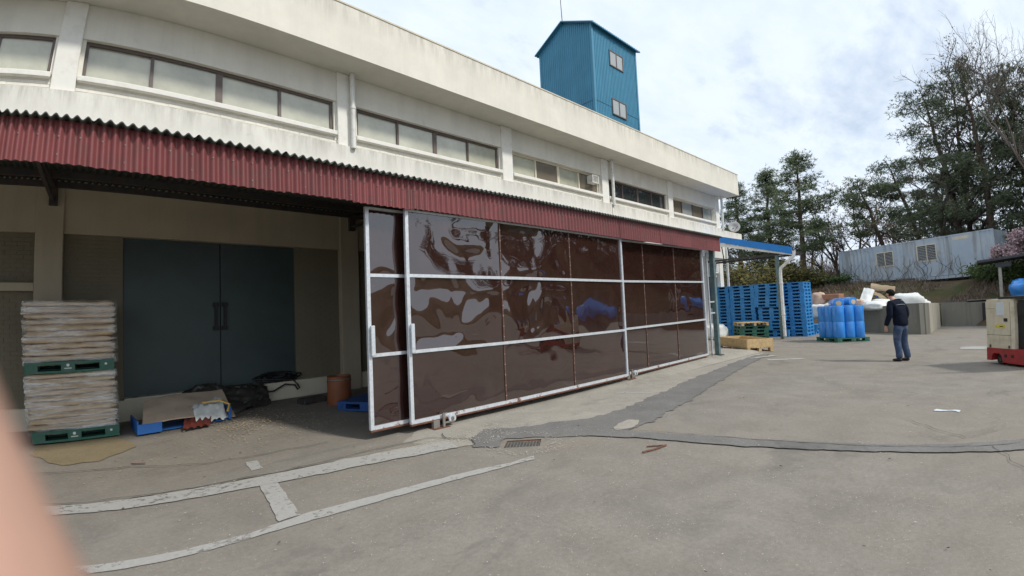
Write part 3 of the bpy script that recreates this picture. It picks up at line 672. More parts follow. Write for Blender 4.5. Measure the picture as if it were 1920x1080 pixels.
# ------------------------------------------------------------------ red canopy
CN = thing('red_canopy', 'lean-to canopy with a red corrugated sheet fascia along the factory front', 'canopy', (4, 5.5, 3.1))
CX0, CX1, CY = -6.0, 13.3, 5.5; PIT = 0.0922
def zc(x): return 0.0
def wave(x): return math.sin(2*math.pi*x/PIT)
n = round((CX1-CX0)/(PIT*9)); pr = random.Random(8)
for k in range(n):
    a = CX0+(CX1-CX0)*k/n; b = CX0+(CX1-CX0)*(k+1)/n+0.05
    off = -0.004*(k % 2) + pr.uniform(-.003, .003); dz = pr.uniform(-.008, .008)
    xs = [a+(b-a)*i/76 for i in range(77)]
    v = []
    for x in xs:
        yy = CY+off+0.0205*wave(x); v += [(x, yy-.004, 3.085+dz), (x, yy+.006, 3.50+dz*.5)]
    m = MB(); m.add(v, [(2*i, 2*i+2, 2*i+3, 2*i+1) for i in range(76)]); m.build('fascia_sheet', 'red_sheet', CN, True)
    # roof sheet of the same bay; its front lip shows as dark waves above the fascia
    v = []
    for x in xs:
        zz_ = 0.020*wave(x)
        v += [(x, CY-.09, 3.515+zz_), (x, 9.44, 3.90+zz_), (x, CY-.09, 3.498+zz_), (x, 9.44, 3.883+zz_)]
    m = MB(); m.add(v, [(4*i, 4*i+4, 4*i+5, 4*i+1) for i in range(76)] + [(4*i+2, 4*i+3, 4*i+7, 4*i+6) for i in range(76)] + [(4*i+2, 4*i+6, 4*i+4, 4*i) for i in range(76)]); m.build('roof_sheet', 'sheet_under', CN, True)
m = MB()
for k in range(int((CX1-CX0)/(PIT*2))):
    x = CX0 + PIT*(2*k+0.75)
    for z in ((3.34,) if k % 3 else (3.34, 3.17)):
        m.lathe([(.009, 0), (.009, .003), (.005, .007)], 6, Matrix.Translation((x, CY-.019, z+pr.uniform(-.012, .012))) @ Matrix.Rotation(R(90), 4, 'X'))
o = m.build('screw', 'grate_steel', CN); o['kind'] = 'stuff'
for y, z, hh in ((5.58, 3.12, .16), (6.9, 3.50, .09), (8.2, 3.63, .09), (9.2, 3.73, .09)):
    m = MB(); m.box(CX0, CX1, y, y+.06, z, z+hh); m.build('purlin', 'steel_dark', CN)
for px in PX[1:6]:
    x = px+.25
    m = MB(); m.tube([(x, 5.62, 3.38), (x, 9.46, 3.78)], .045, 4); m.build('rafter', 'steel_dark', CN)
    m = MB(); m.tube([(x-.02, 6.6, 3.47), (x-.02, 9.48, 3.58)], .035, 4); m.box(x-.07, x+.05, 9.40, 9.5, 3.50, 3.80); m.build('bracket', 'steel_dark', CN)
# a pale pipe and lamp housing on the second column behind the gate
m = MB(); m.tube([(4.35, 9.3, 3.38), (5.2, 7.4, 3.40)], .05, 8); m.build('stay_pipe', 'pipe_plastic', CN, True)

# ------------------------------------------------------------------ sliding gates
GZ0, GZ1 = 0.115, 3.10
def gz_wave(x, z, seed, amp):
    wx = x+.35*noise.noise((x*1.4, z*1.4, seed+20)); wz = z+.35*noise.noise((x*1.4, z*1.4, seed+30))
    a = noise.noise((wx*0.85+seed, wz*1.0, seed))*1.0 + 0.50*noise.noise((wx*1.9, wz*2.2+seed, seed+3)) + 0.16*noise.noise((wx*4.6, wz*3.2, seed+8)) + .03*noise.noise((wx*11, wz*8, seed+4))
    return a*amp
def gate(label, x0, x1, y, zs, seams, strips, seed, amp, hx, z_tilt=0.0):
    g = thing('sliding_gate', label, 'gate', ((x0+x1)/2, y, 0), 0, 'sliding gates under the red canopy')
    zt = lambda x: z_tilt*(x-x0)
    sw = 0.052; ya, yb = y-.028, y+.028
    for a in (x0, x1-sw): 
        m = MB(); m.bbox(a, a+sw, ya, yb, GZ0+.011+zt(a), GZ1+zt(a), .004); m.build('stile', 'galvanised', g)
    for z, h in ((GZ0+.012, .048), (zs[0], .045), (zs[1], .045), (GZ1-.03, .03)):
        m = MB(); a, c = x0+sw, x1-sw
        m.add([(a, ya+.004, z+zt(a)), (c, ya+.004, z+zt(c)), (c, yb, z+zt(c)), (a, yb, z+zt(a)), (a, ya+.004, z+h+zt(a)), (c, ya+.004, z+h+zt(c)), (c, yb, z+h+zt(c)), (a, yb, z+h+zt(a))], [(0,3,2,1),(4,5,6,7),(0,1,5,4),(1,2,6,5),(2,3,7,6),(3,0,4,7)])
        m.build('rail', 'galvanised', g)
    m = MB(); a, c = x0, x1; m.add([(a, ya-.001, GZ0-.012+zt(a)), (c, ya-.001, GZ0-.012+zt(c)), (c, yb, GZ0-.012+zt(c)), (a, yb, GZ0-.012+zt(a)), (a, ya-.001, GZ0+.010+zt(a)), (c, ya-.001, GZ0+.010+zt(c)), (c, yb, GZ0+.010+zt(c)), (a, yb, GZ0+.010+zt(a))], [(0,3,2,1),(4,5,6,7),(0,1,5,4),(1,2,6,5),(2,3,7,6),(3,0,4,7)]); m.build('bottom_edge', 'rust', g)
    rows = [(GZ0+.06, zs[0]), (zs[0]+.045, zs[1]), (zs[1]+.045, GZ1-.03)]
    cuts = [x0+sw] + [s for s in seams] + [x1-sw]
    for ri, (za, zb) in enumerate(rows):
        k_amp = (0.30, 1.0, 1.15)[ri]*amp
        for a, c in zip(cuts[:-1], cuts[1:]):
            nu = max(4, int((c-a)/.035)); nv = max(4, int((zb-za)/.035))
            def fn(u, w):
                x = a+(c-a)*u; z = za+(zb-za)*w+zt(x)
                e = min(1, 5*min(w, 1-w)+.12)*min(1, 6*min(u, 1-u)+.35)*(1-.74*sm((x-5.9)/1.3))
                return (x, y+.004+gz_wave(x, z, seed+ri*2.7, k_amp)*e, z)
            m = MB(); m.grid(nu, nv, fn); m.build('panel', 'gate_sheet', g, True)
        for s_ in seams:
            m = MB(); wv = gz_wave(s_, (za+zb)/2, seed+ri*2.7, k_amp)*.35
            m.box(s_-.012, s_+.012, y-.009+min(0, wv), y+.012, za+zt(s_), zb+zt(s_)); st = m.build('seam_strip', 'rust_strip', g)
            m = MB(); z = za+.08
            while z < zb-.04:
                m.lathe([(.007, 0), (.005, .005)], 6, Matrix.Translation((s_, y-.009+min(0, wv), z+zt(s_))) @ Matrix.Rotation(R(90), 4, 'X')); z += .17
            o = m.build('rivet', 'galvanised', st); o['kind'] = 'stuff'
    for s_ in strips:                                  # posts behind the sheet showing through as brownish bands
        m = MB(); m.box(s_-.05, s_+.05, y+.06, y+.10, GZ0+.02, GZ1-.02); m.build('back_post', 'rust', g)
    if hx is not None:
        m = MB(); m.bbox(hx-.02, hx+.035, y-.085, y-.05, 1.10, 1.50, .006); m.box(hx-.012, hx+.028, y-.052, y-.026, 1.11, 1.16); m.box(hx-.012, hx+.028, y-.052, y-.026, 1.44, 1.49); m.build('handle', 'galvanised', g)
    return g
# the three leaves
GA = gate('wide front sliding gate leaf of glossy brown sheet, nearest and largest', 3.18, 8.44, 5.60, (1.09, 2.145), [4.94, 6.68], [7.78], 3.0, 0.046, 3.22)
GB = gate('far sliding gate leaf of brown sheet reaching the teal post', 8.36, 12.60, 5.70, (1.10, 2.15), [9.46, 10.95], [8.75], 9.0, 0.018, None, 0.010)
GCg = gate('left sliding gate leaf, only a narrow brown strip showing behind the front leaf', 2.66, 7.6, 5.74, (1.08, 2.15), [5.2], [], 6.0, 0.040, 2.70)
def caster(x, y, label, rz):
    c = thing('gate_caster', label, 'wheel', (x, y, gz(x, y)+.006), rz, 'wheels under the sliding gates')
    m = MB(); m.box(-.17, .10, -.10, .12, 0, .006); m.build('ground_plate', 'rust', c, local=True)
    m = MB(); m.box(.0, .035, -.06, -.035, .006, .20); m.box(.035, .20, -.06, -.035, .05, .072); m.box(-.14, -.04, -.03, .03, .006, .11); m.build('bracket', 'grate_steel', c, local=True)
    m = MB(); m.lathe([(.03, -.02), (.062, -.02), (.068, 0), (.062, .02), (.03, .02)], 20, Matrix.Translation((.165, -.035, .10)) @ Matrix.Rotation(R(90), 4, 'X')); w = m.build('wheel', 'galvanised', c, True, local=True, sharp=40)
    m = MB(); m.lathe([(.018, -.03), (.03, -.024), (.03, .02)], 12, Matrix.Translation((.165, -.035, .10)) @ Matrix.Rotation(R(90), 4, 'X')); m.build('hub', 'steel_dark', w, local=True)
    return c
c0 = caster(3.66, 5.58, 'steel caster wheel below the left end of the front brown gate', 0)
copy_tree(c0, (8.62, 5.66, gz(8.62, 5.66)+.006), 0, 'steel caster wheel below the joint of the two wide brown gates')
# teal steel post at the end of the gate
GP = thing('steel_post', 'tall teal grey steel post at the right end of the brown gates', 'post', (13.3, 5.72, gz(13.3, 5.72)))
m = MB(); m.box(-.06, .06, -.06, .06, 0.012, 3.06); m.build('shaft', 'teal_steel', GP, local=True)
m = MB(); m.box(-.13, .13, -.13, .13, 0, .012); m.build('base_plate', 'steel_dark', GP, local=True)
m = MB(); m.box(-.42, -.38, -.03, .01, .02, 2.95); m.box(-.38, -.06, -.02, .0, 1.20, 1.24); m.box(-.38, -.06, -.02, .0, 1.52, 1.56); m.build('guide_rail', 'galvanised', GP, local=True)
SP = single(MB().box(-.09, .09, -.09, .09, 0, 3.0), 'steel_post', 'steel_dark', 'dark steel post in shade just behind the end of the brown gates', 'post', (13.0, 6.15, gz(13, 6.15)))

# ------------------------------------------------------------------ blue lean-to at the far end
BX = 20.9
def rz_(y): return 3.68 + (y-5.72)*0.303            # roof height over y
BC = thing('blue_canopy', 'open lean-to with a bright blue verge and a white downpipe over the stacked pallets', 'canopy', (22.5, 6.4, 0))
m = MB(); m.add([(BX, 5.72, rz_(5.72)-.20), (BX, 9.0, rz_(9.0)-.20), (BX, 9.0, rz_(9.0)+.09), (BX, 5.72, rz_(5.72)+.09), (BX+.05, 5.72, rz_(5.72)-.20), (BX+.05, 9.0, rz_(9.0)-.20), (BX+.05, 9.0, rz_(9.0)+.09), (BX+.05, 5.72, rz_(5.72)+.09)], [(0,1,2,3)[::-1],(4,5,6,7),(0,4,5,1)[::-1],(2,6,7,3)[::-1],(1,5,6,2),(0,3,7,4)])
m.build('verge_board', 'blue_paint', BC)
m = MB(); m.add([(BX+.04, 5.74, rz_(5.74)-.25), (BX+.04, 8.9, rz_(8.9)-.40), (BX+.04, 8.9, rz_(8.9)-.21), (BX+.04, 5.74, rz_(5.74)-.205), (BX+.09, 5.74, rz_(5.74)-.25), (BX+.09, 8.9, rz_(8.9)-.40), (BX+.09, 8.9, rz_(8.9)-.21), (BX+.09, 5.74, rz_(5.74)-.205)], [(3,2,1,0),(4,5,6,7),(0,1,5,4),(2,3,7,6),(1,2,6,5),(0,4,7,3)])
m.build('flashing', 'pipe_plastic', BC)
m = MB(); v = []
for i in range(61):
    x = BX+.05+1.55*i/60; h = .03 if i % 3 == 0 else 0
    ye = 5.76+.31*(x-BX); v += [(x, ye, rz_(ye)+h), (x, 9.4, rz_(9.4)+h), (x, ye, rz_(ye)+h-.02), (x, 9.4, rz_(9.4)+h-.02)]
m.add(v, [(4*i, 4*i+4, 4*i+5, 4*i+1) for i in range(60)] + [(4*i+2, 4*i+3, 4*i+7, 4*i+6) for i in range(60)] + [(4*i, 4*i+2, 4*i+6, 4*i+4) for i in range(60)])
m.build('roof_sheet', 'blue_paint', BC)
m = MB(); m.tube([(BX+.02, 5.68, 3.56), (BX+1.6, 6.19, 3.70)], .055, 8); m.build('gutter', 'pipe_plastic', BC)
for x in (21.2, 22.3):
    m = MB(); m.box(x-.06, x+.06, 6.32, 6.44, 0, 3.52)
    if x < 22: m.build('post', 'teal_steel', BC)
    m = MB(); m.box(x-.05, x+.05, 5.78, 9.42, 3.52, 3.60); m.build('tie_beam', 'steel_dark', BC)
    for y in (6.9, 7.6, 8.3, 9.0):
        m = MB(); m.tube([(x, y, 3.60), (x, y+.12, rz_(y)-.03)], .025, 4); m.build('strut', 'steel_dark', BC)
    m = MB(); m.add([(x-.04, 5.76, rz_(5.76)-.09), (x+.04, 5.76, rz_(5.76)-.09), (x+.04, 9.4, rz_(9.4)-.09), (x-.04, 9.4, rz_(9.4)-.09), (x-.04, 5.76, rz_(5.76)-.03), (x+.04, 5.76, rz_(5.76)-.03), (x+.04, 9.4, rz_(9.4)-.03), (x-.04, 9.4, rz_(9.4)-.03)], [(0,3,2,1),(4,5,6,7),(0,1,5,4),(1,2,6,5),(2,3,7,6),(3,0,4,7)])
    m.build('rafter', 'steel_dark', BC)
m = MB(); m.tube([(20.86, 5.64, 3.60), (20.86, 5.65, 3.40), (20.92, 6.18, 2.95), (20.96, 6.22, 2.72), (20.96, 6.22, 0.12)], .062, 12); m.build('downpipe', 'pipe_plastic', BC, True, sharp=50)
for z in (1.0, 2.3):
    m = MB(); m.lathe([(.075, 0), (.075, .05)], 12, Matrix.Translation((20.96, 6.22, z))); m.build('pipe_bracket', 'pipe_plastic', BC, True, sharp=40)
# satellite dish on the ledge
SDh = thing('satellite_dish', 'small grey satellite dish on the ledge at the far end of the factory', 'dish', (25.2, 9.7, 5.30))
m = MB(); m.tube([(0, 0, 0), (0, 0, .22), (.05, -.12, .30)], .022, 8); m.build('mast', 'steel_dark', SDh, local=True)
mt = Matrix.Translation((.05, -.14, .36)) @ Matrix.Rotation(R(-55), 4, 'Z') @ Matrix.Rotation(R(80), 4, 'X')
m = MB(); m.lathe([(.02, -.07), (.16, -.045), (.26, 0), (.30, .03), (.29, .035), (.16, -.03), (.02, -.055)], 20, mt); m.build('reflector', 'dish_grey', SDh, True, local=True)
m = MB(); m.tube([(.05, -.12, .10), (-.18, -.42, .34)], .012, 5); m.build('feed_arm', 'steel_dark', SDh, local=True)

# ------------------------------------------------------------------ plastic pallets
def pallet_mesh(name, mat, w=1.1, d=1.1, h=0.148):
    m = MB(); bw = .17
    m.box(-w/2, w/2, -d/2, d/2, h-.035, h)
    for i in range(3):
        for j in range(3):
            x = (-w/2+.004, -bw/2, w/2-bw-.004)[i]; y = (-d/2+.004, -bw/2, d/2-bw-.004)[j]
            m.box(x, x+bw, y, y+bw, .028, h-.034)
    for j in range(3):
        y = (-d/2, -bw/2, d/2-bw)[j]; m.box(-w/2, w/2, y, y+bw, 0, .029)
    for j in range(2):
        x = (-w/2, w/2-bw)[j]
        for y0, y1 in ((-d/2+bw, -bw/2), (bw/2, d/2-bw)): m.box(x, x+bw, y0, y1, .001, .028)
    for s in (-1, 1):                                  # moulded ribs on the block faces
        for x in (-w/2+.05, -.03, w/2-.11):
            m.box(x, x+.06, s*d/2-.006, s*d/2+.006, .05, .10)
        for y in (-d/2+.05, -.03, d/2-.11):
            m.box(s*w/2-.006, s*w/2+.006, y, y+.06, .05, .10)
    return m.mesh(name, mat)
PM_BLUE = pallet_mesh('plastic_pallet', 'blue_pallet'); PM_GREEN = pallet_mesh('green_pallet', 'green_pallet'); PM_DEEP = pallet_mesh('deep_blue_pallet', 'deep_blue_pallet')
def pal(me, loc, rz, label, group): 
    o = link('plastic_pallet', me); o.location = loc; o.rotation_euler = (0, 0, rz); return tag(o, label, 'pallet', group)
# stacks are named by things one can find
STK = [((22.2+.55, 7.17), 16, 'in the stack behind the canopy post'), ((22.2+.55, 8.28), 16, 'in the second stack left of the post'),
       ((22.2+.55, 9.40), 16, 'in the leftmost stack'), ((22.62+.55, 5.84+.55), 16, 'in the stack right of the downpipe')]
pr = random.Random(21)
for si, ((x, y), n, txt) in enumerate(STK):
    blk = 0
    for k in range(n):
        if k in (2, 5, 8, 12): blk = pr.uniform(-.05, .05) if si != 0 else pr.uniform(-.02, .14)
        if si == 0: blk = [.16, .16, .02, .02, .02, .09, .09, .09, .09, -.03, -.03, -.03, 0, 0, 0, 0][k]
        pal(PM_BLUE, (x+blk*.6+pr.uniform(-.012, .012), y+(-blk if si == 0 else blk*.3)+pr.uniform(-.012, .012), k*.149), R(pr.uniform(-1.2, 1.2)) + (math.pi/2 if pr.random() < .5 else 0), 'blue plastic pallet %s, %s' % (txt, level(k, n)), 'blue plastic pallets stacked under the lean-to')
for k in range(3):
    pal(PM_BLUE, (24.0+.55, 6.4, k*.149), R(4*k), 'blue plastic pallet in the low pile at the back, %s' % level(k, 3), 'blue plastic pallets stacked under the lean-to')
for k in range(4):
    pal(PM_GREEN, (20.8+pr.uniform(-.03, .03), 7.5+pr.uniform(-.03, .03), k*.149), R(36+pr.uniform(-2, 2)), 'green plastic pallet under the wooden pallet, %s' % level(k, 4), 'green pallets under the wooden pallet')
# wooden pallet on the green ones
def wood_pallet(name, label, loc, rz, w, d, collar):
    t = thing(name, label, 'crate' if collar else 'pallet', loc, rz)
    nb = 6; bw = d/nb
    for j in range(nb):
        m = MB(); m.bbox(-w/2, w/2, -d/2+j*bw+.008, -d/2+(j+1)*bw-.008, .115, .137, .003); m.build('deck_board', 'pine_wood', t, local=True)
    for y in (-d/2+.05, 0, d/2-.05):
        m = MB(); m.box(-w/2, w/2, y-.045, y+.045, .094, .114); m.build('stringer', 'pine_wood', t, local=True)
        for x in (-w/2+.07, 0, w/2-.07):
            m = MB(); m.box(x-.065, x+.065, y-.045, y+.045, .020, .093); m.build('block', 'pine_wood', t, local=True)
        m = MB(); m.box(-w/2, w/2, y-.045, y+.045, 0, .019); m.build('bottom_board', 'pine_wood', t, local=True)
    if collar:
        h0, h1 = .140, .40
        for s in (-1, 1):
            m = MB(); m.bbox(-w/2, w/2, s*(d/2)-.012, s*(d/2)+.012, h0, h1, .003); m.build('side_board', 'pine_wood', t, local=True)
            m = MB(); m.bbox(s*(w/2-.012)-.012, s*(w/2-.012)+.012, -d/2+.014, d/2-.014, h0, h1, .003); m.build('end_board', 'pine_wood', t, local=True)
            for k in (-1, 1):
                m = MB(); m.box(k*(w/2-.07)-.02, k*(w/2-.07)+.02, s*(d/2-.034)-.018, s*(d/2-.034)+.018, h0, h1-.02); m.build('corner_cleat', 'pine_wood', t, local=True)
        m = MB(); m.lathe([(.022, 0), (.022, .003)], 10, Matrix.Translation((-.1, d/2+.012, .29)) @ Matrix.Rotation(R(-90), 4, 'X')); m.build('knot', 'rust', t, local=True)
    return t
wood_pallet('wooden_pallet', 'flat pale wooden pallet lying on the green pallet pile', (20.76, 7.46, 4*.149+.002), R(37), 1.2, 1.05, False)
e1 = Vector((1.3, 1.62)).normalized(); e2 = Vector((e1.y, -e1.x)); ctr = Vector((15.2, 5.33))+e1*.90+e2*.42+Vector((0, .26))
wood_pallet('wooden_crate', 'shallow new pine crate with open top on the yard by the teal post', (ctr.x, ctr.y, 0.015), math.atan2(e1.y, e1.x), 1.78, .86, True)
# pale bulk sack beside the green pallets
def blob(name, mat, label, cat, loc, size, seed, amp=.16, group=None, rz=0, nu=18, nv=12, parent=None, flat=.0):
    def fn(u, w):
        t, p = u*2*math.pi, (w-.5)*math.pi
        d = Vector((math.cos(t)*math.cos(p), math.sin(t)*math.cos(p), math.sin(p)))
        e = 1 + amp*(noise.noise(d*1.6+Vector((seed, 0, 0)))+.55*noise.noise(d*4+Vector((0, seed, 0))) + .3*noise.noise(d*9+Vector((0, 0, seed))))
        sq = lambda c: math.copysign(abs(c)**.75, c)
        return (sq(d.x)*e*size[0], sq(d.y)*e*size[1], max(-size[2]*.92, sq(d.z)*e*size[2])+size[2]*.92)
    m = MB(); m.grid(nu, nv, fn)
    if parent is not None: return m.build(name, mat, parent, True, local=True)
    return single(m, name, mat, label, cat, loc, rz, group, smooth=True)
blob('bulk_sack', 'white_sack', 'grey white filled sack behind the teal post, left of the green pallets', 'sack', (20.2, 8.75, 0), (.55, .5, .36), 3)
# ------------------------------------------------------------------ wrapped blue drums on a green pallet
f1 = Vector((.75, -.66)).normalized(); f2 = Vector((f1.y*-1, f1.x)); c0_ = Vector((19.55, 4.22))+f1*.62+f2*.60+Vector((0, -.13))
rzp = math.atan2(f1.y, f1.x)
pal(pallet_mesh('green_pallet', 'green_pallet', 1.22, 1.12, .155), (c0_.x, c0_.y, 0.001), rzp, 'green plastic pallet under the wrapped blue drums', None)
def drum_mesh():
    pf = [(.02, 0), (.185, 0), (.197, .02), (.200, .30), (.198, .55), (.186, .572), (.186, .588), (.199, .61), (.200, .9), (.196, 1.12), (.182, 1.150), (.02, 1.155)]
    m = MB(); m.lathe(pf, 24); m.v = [(x*(1+.03*noise.noise((x*7, y*7, z*5))), y*(1+.03*noise.noise((x*7, y*7, z*5+3))), z) for x, y, z in m.v]
    return m.mesh('blue_drum', 'blue_drum_film', True)
DMe = drum_mesh(); DMe.set_sharp_from_angle(angle=R(60))
for i in range(3):
    for j in range(3):
        p = c0_ + f1*((i-1)*.375-.02) + f2*((j-1)*.37)
        o = link('blue_drum', DMe); o.scale = (.94, .94, 1); o.location = (p.x, p.y, .158); o.rotation_euler = (R(pr.uniform(-.7, .7)), R(pr.uniform(-.7, .7)), pr.uniform(0, 6))
        tag(o, 'tall blue film wrapped drum on the green pallet, %s row, %s' % (('front', 'middle', 'back')[j], ('left end', 'centre of its row', 'right end')[i]), 'drum', 'blue drums on the green pallet')
# ------------------------------------------------------------------ concrete bunker walls and its heap
def wall_seg(name, label, pts, h0, h1, th, mat='concrete', kind_cat='wall'):
    t = thing(name, label, kind_cat, (pts[0][0], pts[0][1], 0)); seg = MB()
    for a, b in zip(pts[:-1], pts[1:]):
        a, b = Vector(a), Vector(b); d = (b-a).normalized(); nn = Vector((d.y, -d.x)); L_ = (b-a).length; n = max(1, round(L_/1.25))
        for k in range(n):
            p = a+d*(L_*k/n+.003); q_ = a+d*(L_*(k+1)/n-.003); M = None
            hh = h0+(h1-h0)*(k/n)+pr.uniform(-.01, .01)
            m = MB(); m.prism([tuple(p), tuple(q_), tuple(q_+nn*th), tuple(p+nn*th)] if d.cross(nn) > 0 else [tuple(p), tuple(p+nn*th), tuple(q_+nn*th), tuple(q_)], -.2, hh)
            m.build('wall_panel', mat, t)
    return t
wall_seg('bunker_wall', 'weathered grey concrete wall holding back the heap of white sacks', [(24.0, 1.92), (25.6, 4.3), (26.6, 5.75)], 1.24, 1.12, .22)
wall_seg('bunker_wall', 'sunlit short concrete return wall right of the heap of sacks', [(29.3, 1.75), (24.03, 1.90)], 1.14, 1.24, .22, 'concrete_sunlit')
WC = wall_seg('retaining_wall', 'grey concrete retaining wall below the bank behind the forklift', [(29.75, 1.72), (29.3, -.4), (27.6, -7.0), (24, -18)], 1.12, 1.1, -.25)
m = MB(); m.box(-.10, .10, -.045, 0, 0.0, 1.06); hp = m.build('corner_guard', 'black', WC, local=True); hp.location = (-.44, -1.86, 0); hp.rotation_euler = (0, 0, R(-103))
m = MB(); m.box(-.55, .55, -.04, 0, .25, 1.06); hp = m.build('blue_board', 'container_paint', WC, local=True); hp.location = (-.65, -2.55, 0); hp.rotation_euler = (0, 0, R(-106))
for k in range(3):
    m = MB(); m.box(-1.5, 1.5, -.5, .5, 0, .05, Matrix.Rotation(R(4), 4, 'X'))
    o = single(m, 'grey_plank', 'plank_grey', ('grey weathered board lying on the bank right of the white heap', 'dark flat board on top of the retaining wall left of the forklift', 'dark board on the retaining wall right above the forklift')[k], 'board', ((30.6, 1.4, 1.06), (30.2, -.9, 1.14), (29.9, -3.2, 1.22))[k], R(95-6*k), 'boards on the retaining wall')
# heap: sacks, sheets and card
HS = [('white_sack', 'bulging white sack at the right side of the heap behind the person', (26.8, 2.80, .88), (.62, .55, .43), 2.1, .2), ('white_sack', 'crumpled white sack at the left of the heap above the wrapped drums', (26.1, 5.55, .72), (.6, .5, .34), 4.4, .25),
      ('white_sack', 'white sack slumped on the bunker wall under the stiff white sheet', (25.55, 3.9, .98), (.62, .5, .21), 6.3, .25), ('white_sack', 'white sack spilling to the right end of the heap', (27.1, 2.6, .93), (.8, .42, .24), 8.9, .28),
      ('white_sack', 'low white sack in the middle of the heap', (26.6, 3.7, .72), (.8, .7, .38), 12.2, .22), ('white_sack', 'small white sack leaning at the left edge of the heap', (26.0, 6.1, .62), (.5, .45, .38), 14.1, .25),
      ('pink_beige', 'pinkish beige bag on the heap beside the bright blue pallets', (26.5, 6.22, 1.25), (.3, .26, .36), 17.7, .2), ('pink_beige', 'beige torn bag between the lying drums and the white sheet', (25.6, 4.5, 1.12), (.3, .26, .2), 19.0, .3)]
for mt, lb, lc, sz, sd_, am in HS: blob('filled_sack', mt, lb, 'sack', lc, sz, sd_, am, 'sacks thrown on the heap', rz=sd_, nu=26, nv=16)
m = MB(); m.prism([(24.45, 2.25), (29.2, 2.05), (29.4, 6.0), (26.75, 5.7), (25.75, 4.2)], 0, .85); single(m, 'rubble_fill', 'litter', 'packed rubbish filling the concrete bunker under the sacks', 'heap')
def bent_sheet(name, mat, label, cat, loc, w, d, rot, bend, seed, th=.02):
    def fn(u, v_): return ((u-.5)*w, (v_-.5)*d, bend*math.sin(u*math.pi)+.06*noise.noise((u*3+seed, v_*3, seed))+.02*noise.noise((u*9+seed, v_*9, seed)))
    m = MB(); n = 10; m.grid(n, n, fn); k = len(m.v); m.v += [(x, y, z-th) for x, y, z in m.v]; m.f += [tuple(i+k for i in reversed(f)) for f in m.f[:n*n]]
    bd = [i for i in range(n+1)] + [(j+1)*(n+1)-1 for j in range(1, n+1)] + [n*(n+1)+i for i in range(n-1, -1, -1)] + [j*(n+1) for j in range(n-1, 0, -1)]
    m.f += [(bd[i], k+bd[i], k+bd[(i+1) % len(bd)], bd[(i+1) % len(bd)]) for i in range(len(bd))]
    return single(m, name, mat, label, cat, loc, smooth=True, sharp=50, rot=rot)
bent_sheet('white_sheet', 'white_sack', 'stiff white sheet sticking up at an angle out of the heap', 'sheet', (26.0, 4.18, 1.66), .42, .78, (R(55), R(20), R(-80)), .05, 3)
bent_sheet('cardboard_sheet', 'cardboard_old', 'brown cardboard lying on top of the heap behind the person', 'cardboard', (27.2, 3.75, 1.93), .7, .95, (R(12), R(-14), R(8)), .20, 7)
bent_sheet('cardboard_sheet', 'cardboard_old', 'narrow cardboard strip leaning under the brown sheet on the heap', 'cardboard', (26.6, 3.78, 1.62), .24, .75, (R(38), R(-50), R(25)), .03, 9)
bent_sheet('plastic_scrap', 'deep_blue_pallet', 'dark violet plastic scrap tucked below the cardboard on the heap', 'scrap', (27.0, 4.05, 1.68), .55, .5, (R(20), R(-40), R(60)), .08, 12)
m = MB(); m.bbox(-.55, .55, -.3, .3, 0, .26, .03); single(m, 'orange_tray', 'orange_plastic', 'orange brown plastic tray on the heap behind the lying drums', 'tray', (26.6, 5.80, 1.55), R(80))
for k, (p, a) in enumerate((((25.2, 5.25, 1.36), 28), ((25.4, 4.86, 1.40), 55))):
    t = thing('lying_drum', ('blue drum lying on the heap, left one above the wrapped drums', 'blue drum lying on the heap, right one next to the beige bag')[k], 'drum', p, R(a), 'blue drums lying on the heap')
    m = MB(); mm = Matrix.Rotation(R(90), 4, 'Y') @ Matrix.Scale(.8, 4); m.lathe([(.25, -.42), (.28, -.41), (.28, -.1), (.29, -.08), (.28, -.06), (.28, .39), (.26, .42)], 20, mm); m.build('barrel', 'blue_drum_film', t, True, local=True, sharp=40)
    m = MB(); m.lathe([(.15, -.425), (.09, -.43), (.02, -.428)], 7, mm); m.build('torn_label', 'cardboard', t, local=True)
# blue tarpaulin on the boards at the right edge
blob('blue_tarpaulin', 'blue_drum_film', 'crumpled bright blue tarpaulin bundle on the boards at the right edge', 'tarpaulin', (28.6, -2.0, 1.18), (.9, .75, .42), 31, .22, nu=24, nv=14)
blob('blue_tarpaulin', 'blue_drum_film', 'unseen blue tarpaulin farther right, added for the blue reflected in the gates', 'tarpaulin', (26.9, -9.5, 1.0), (.9, 1.5, .45), 35, .2, nu=24, nv=14)  # out of view, added so the gate sheets mirror some blue
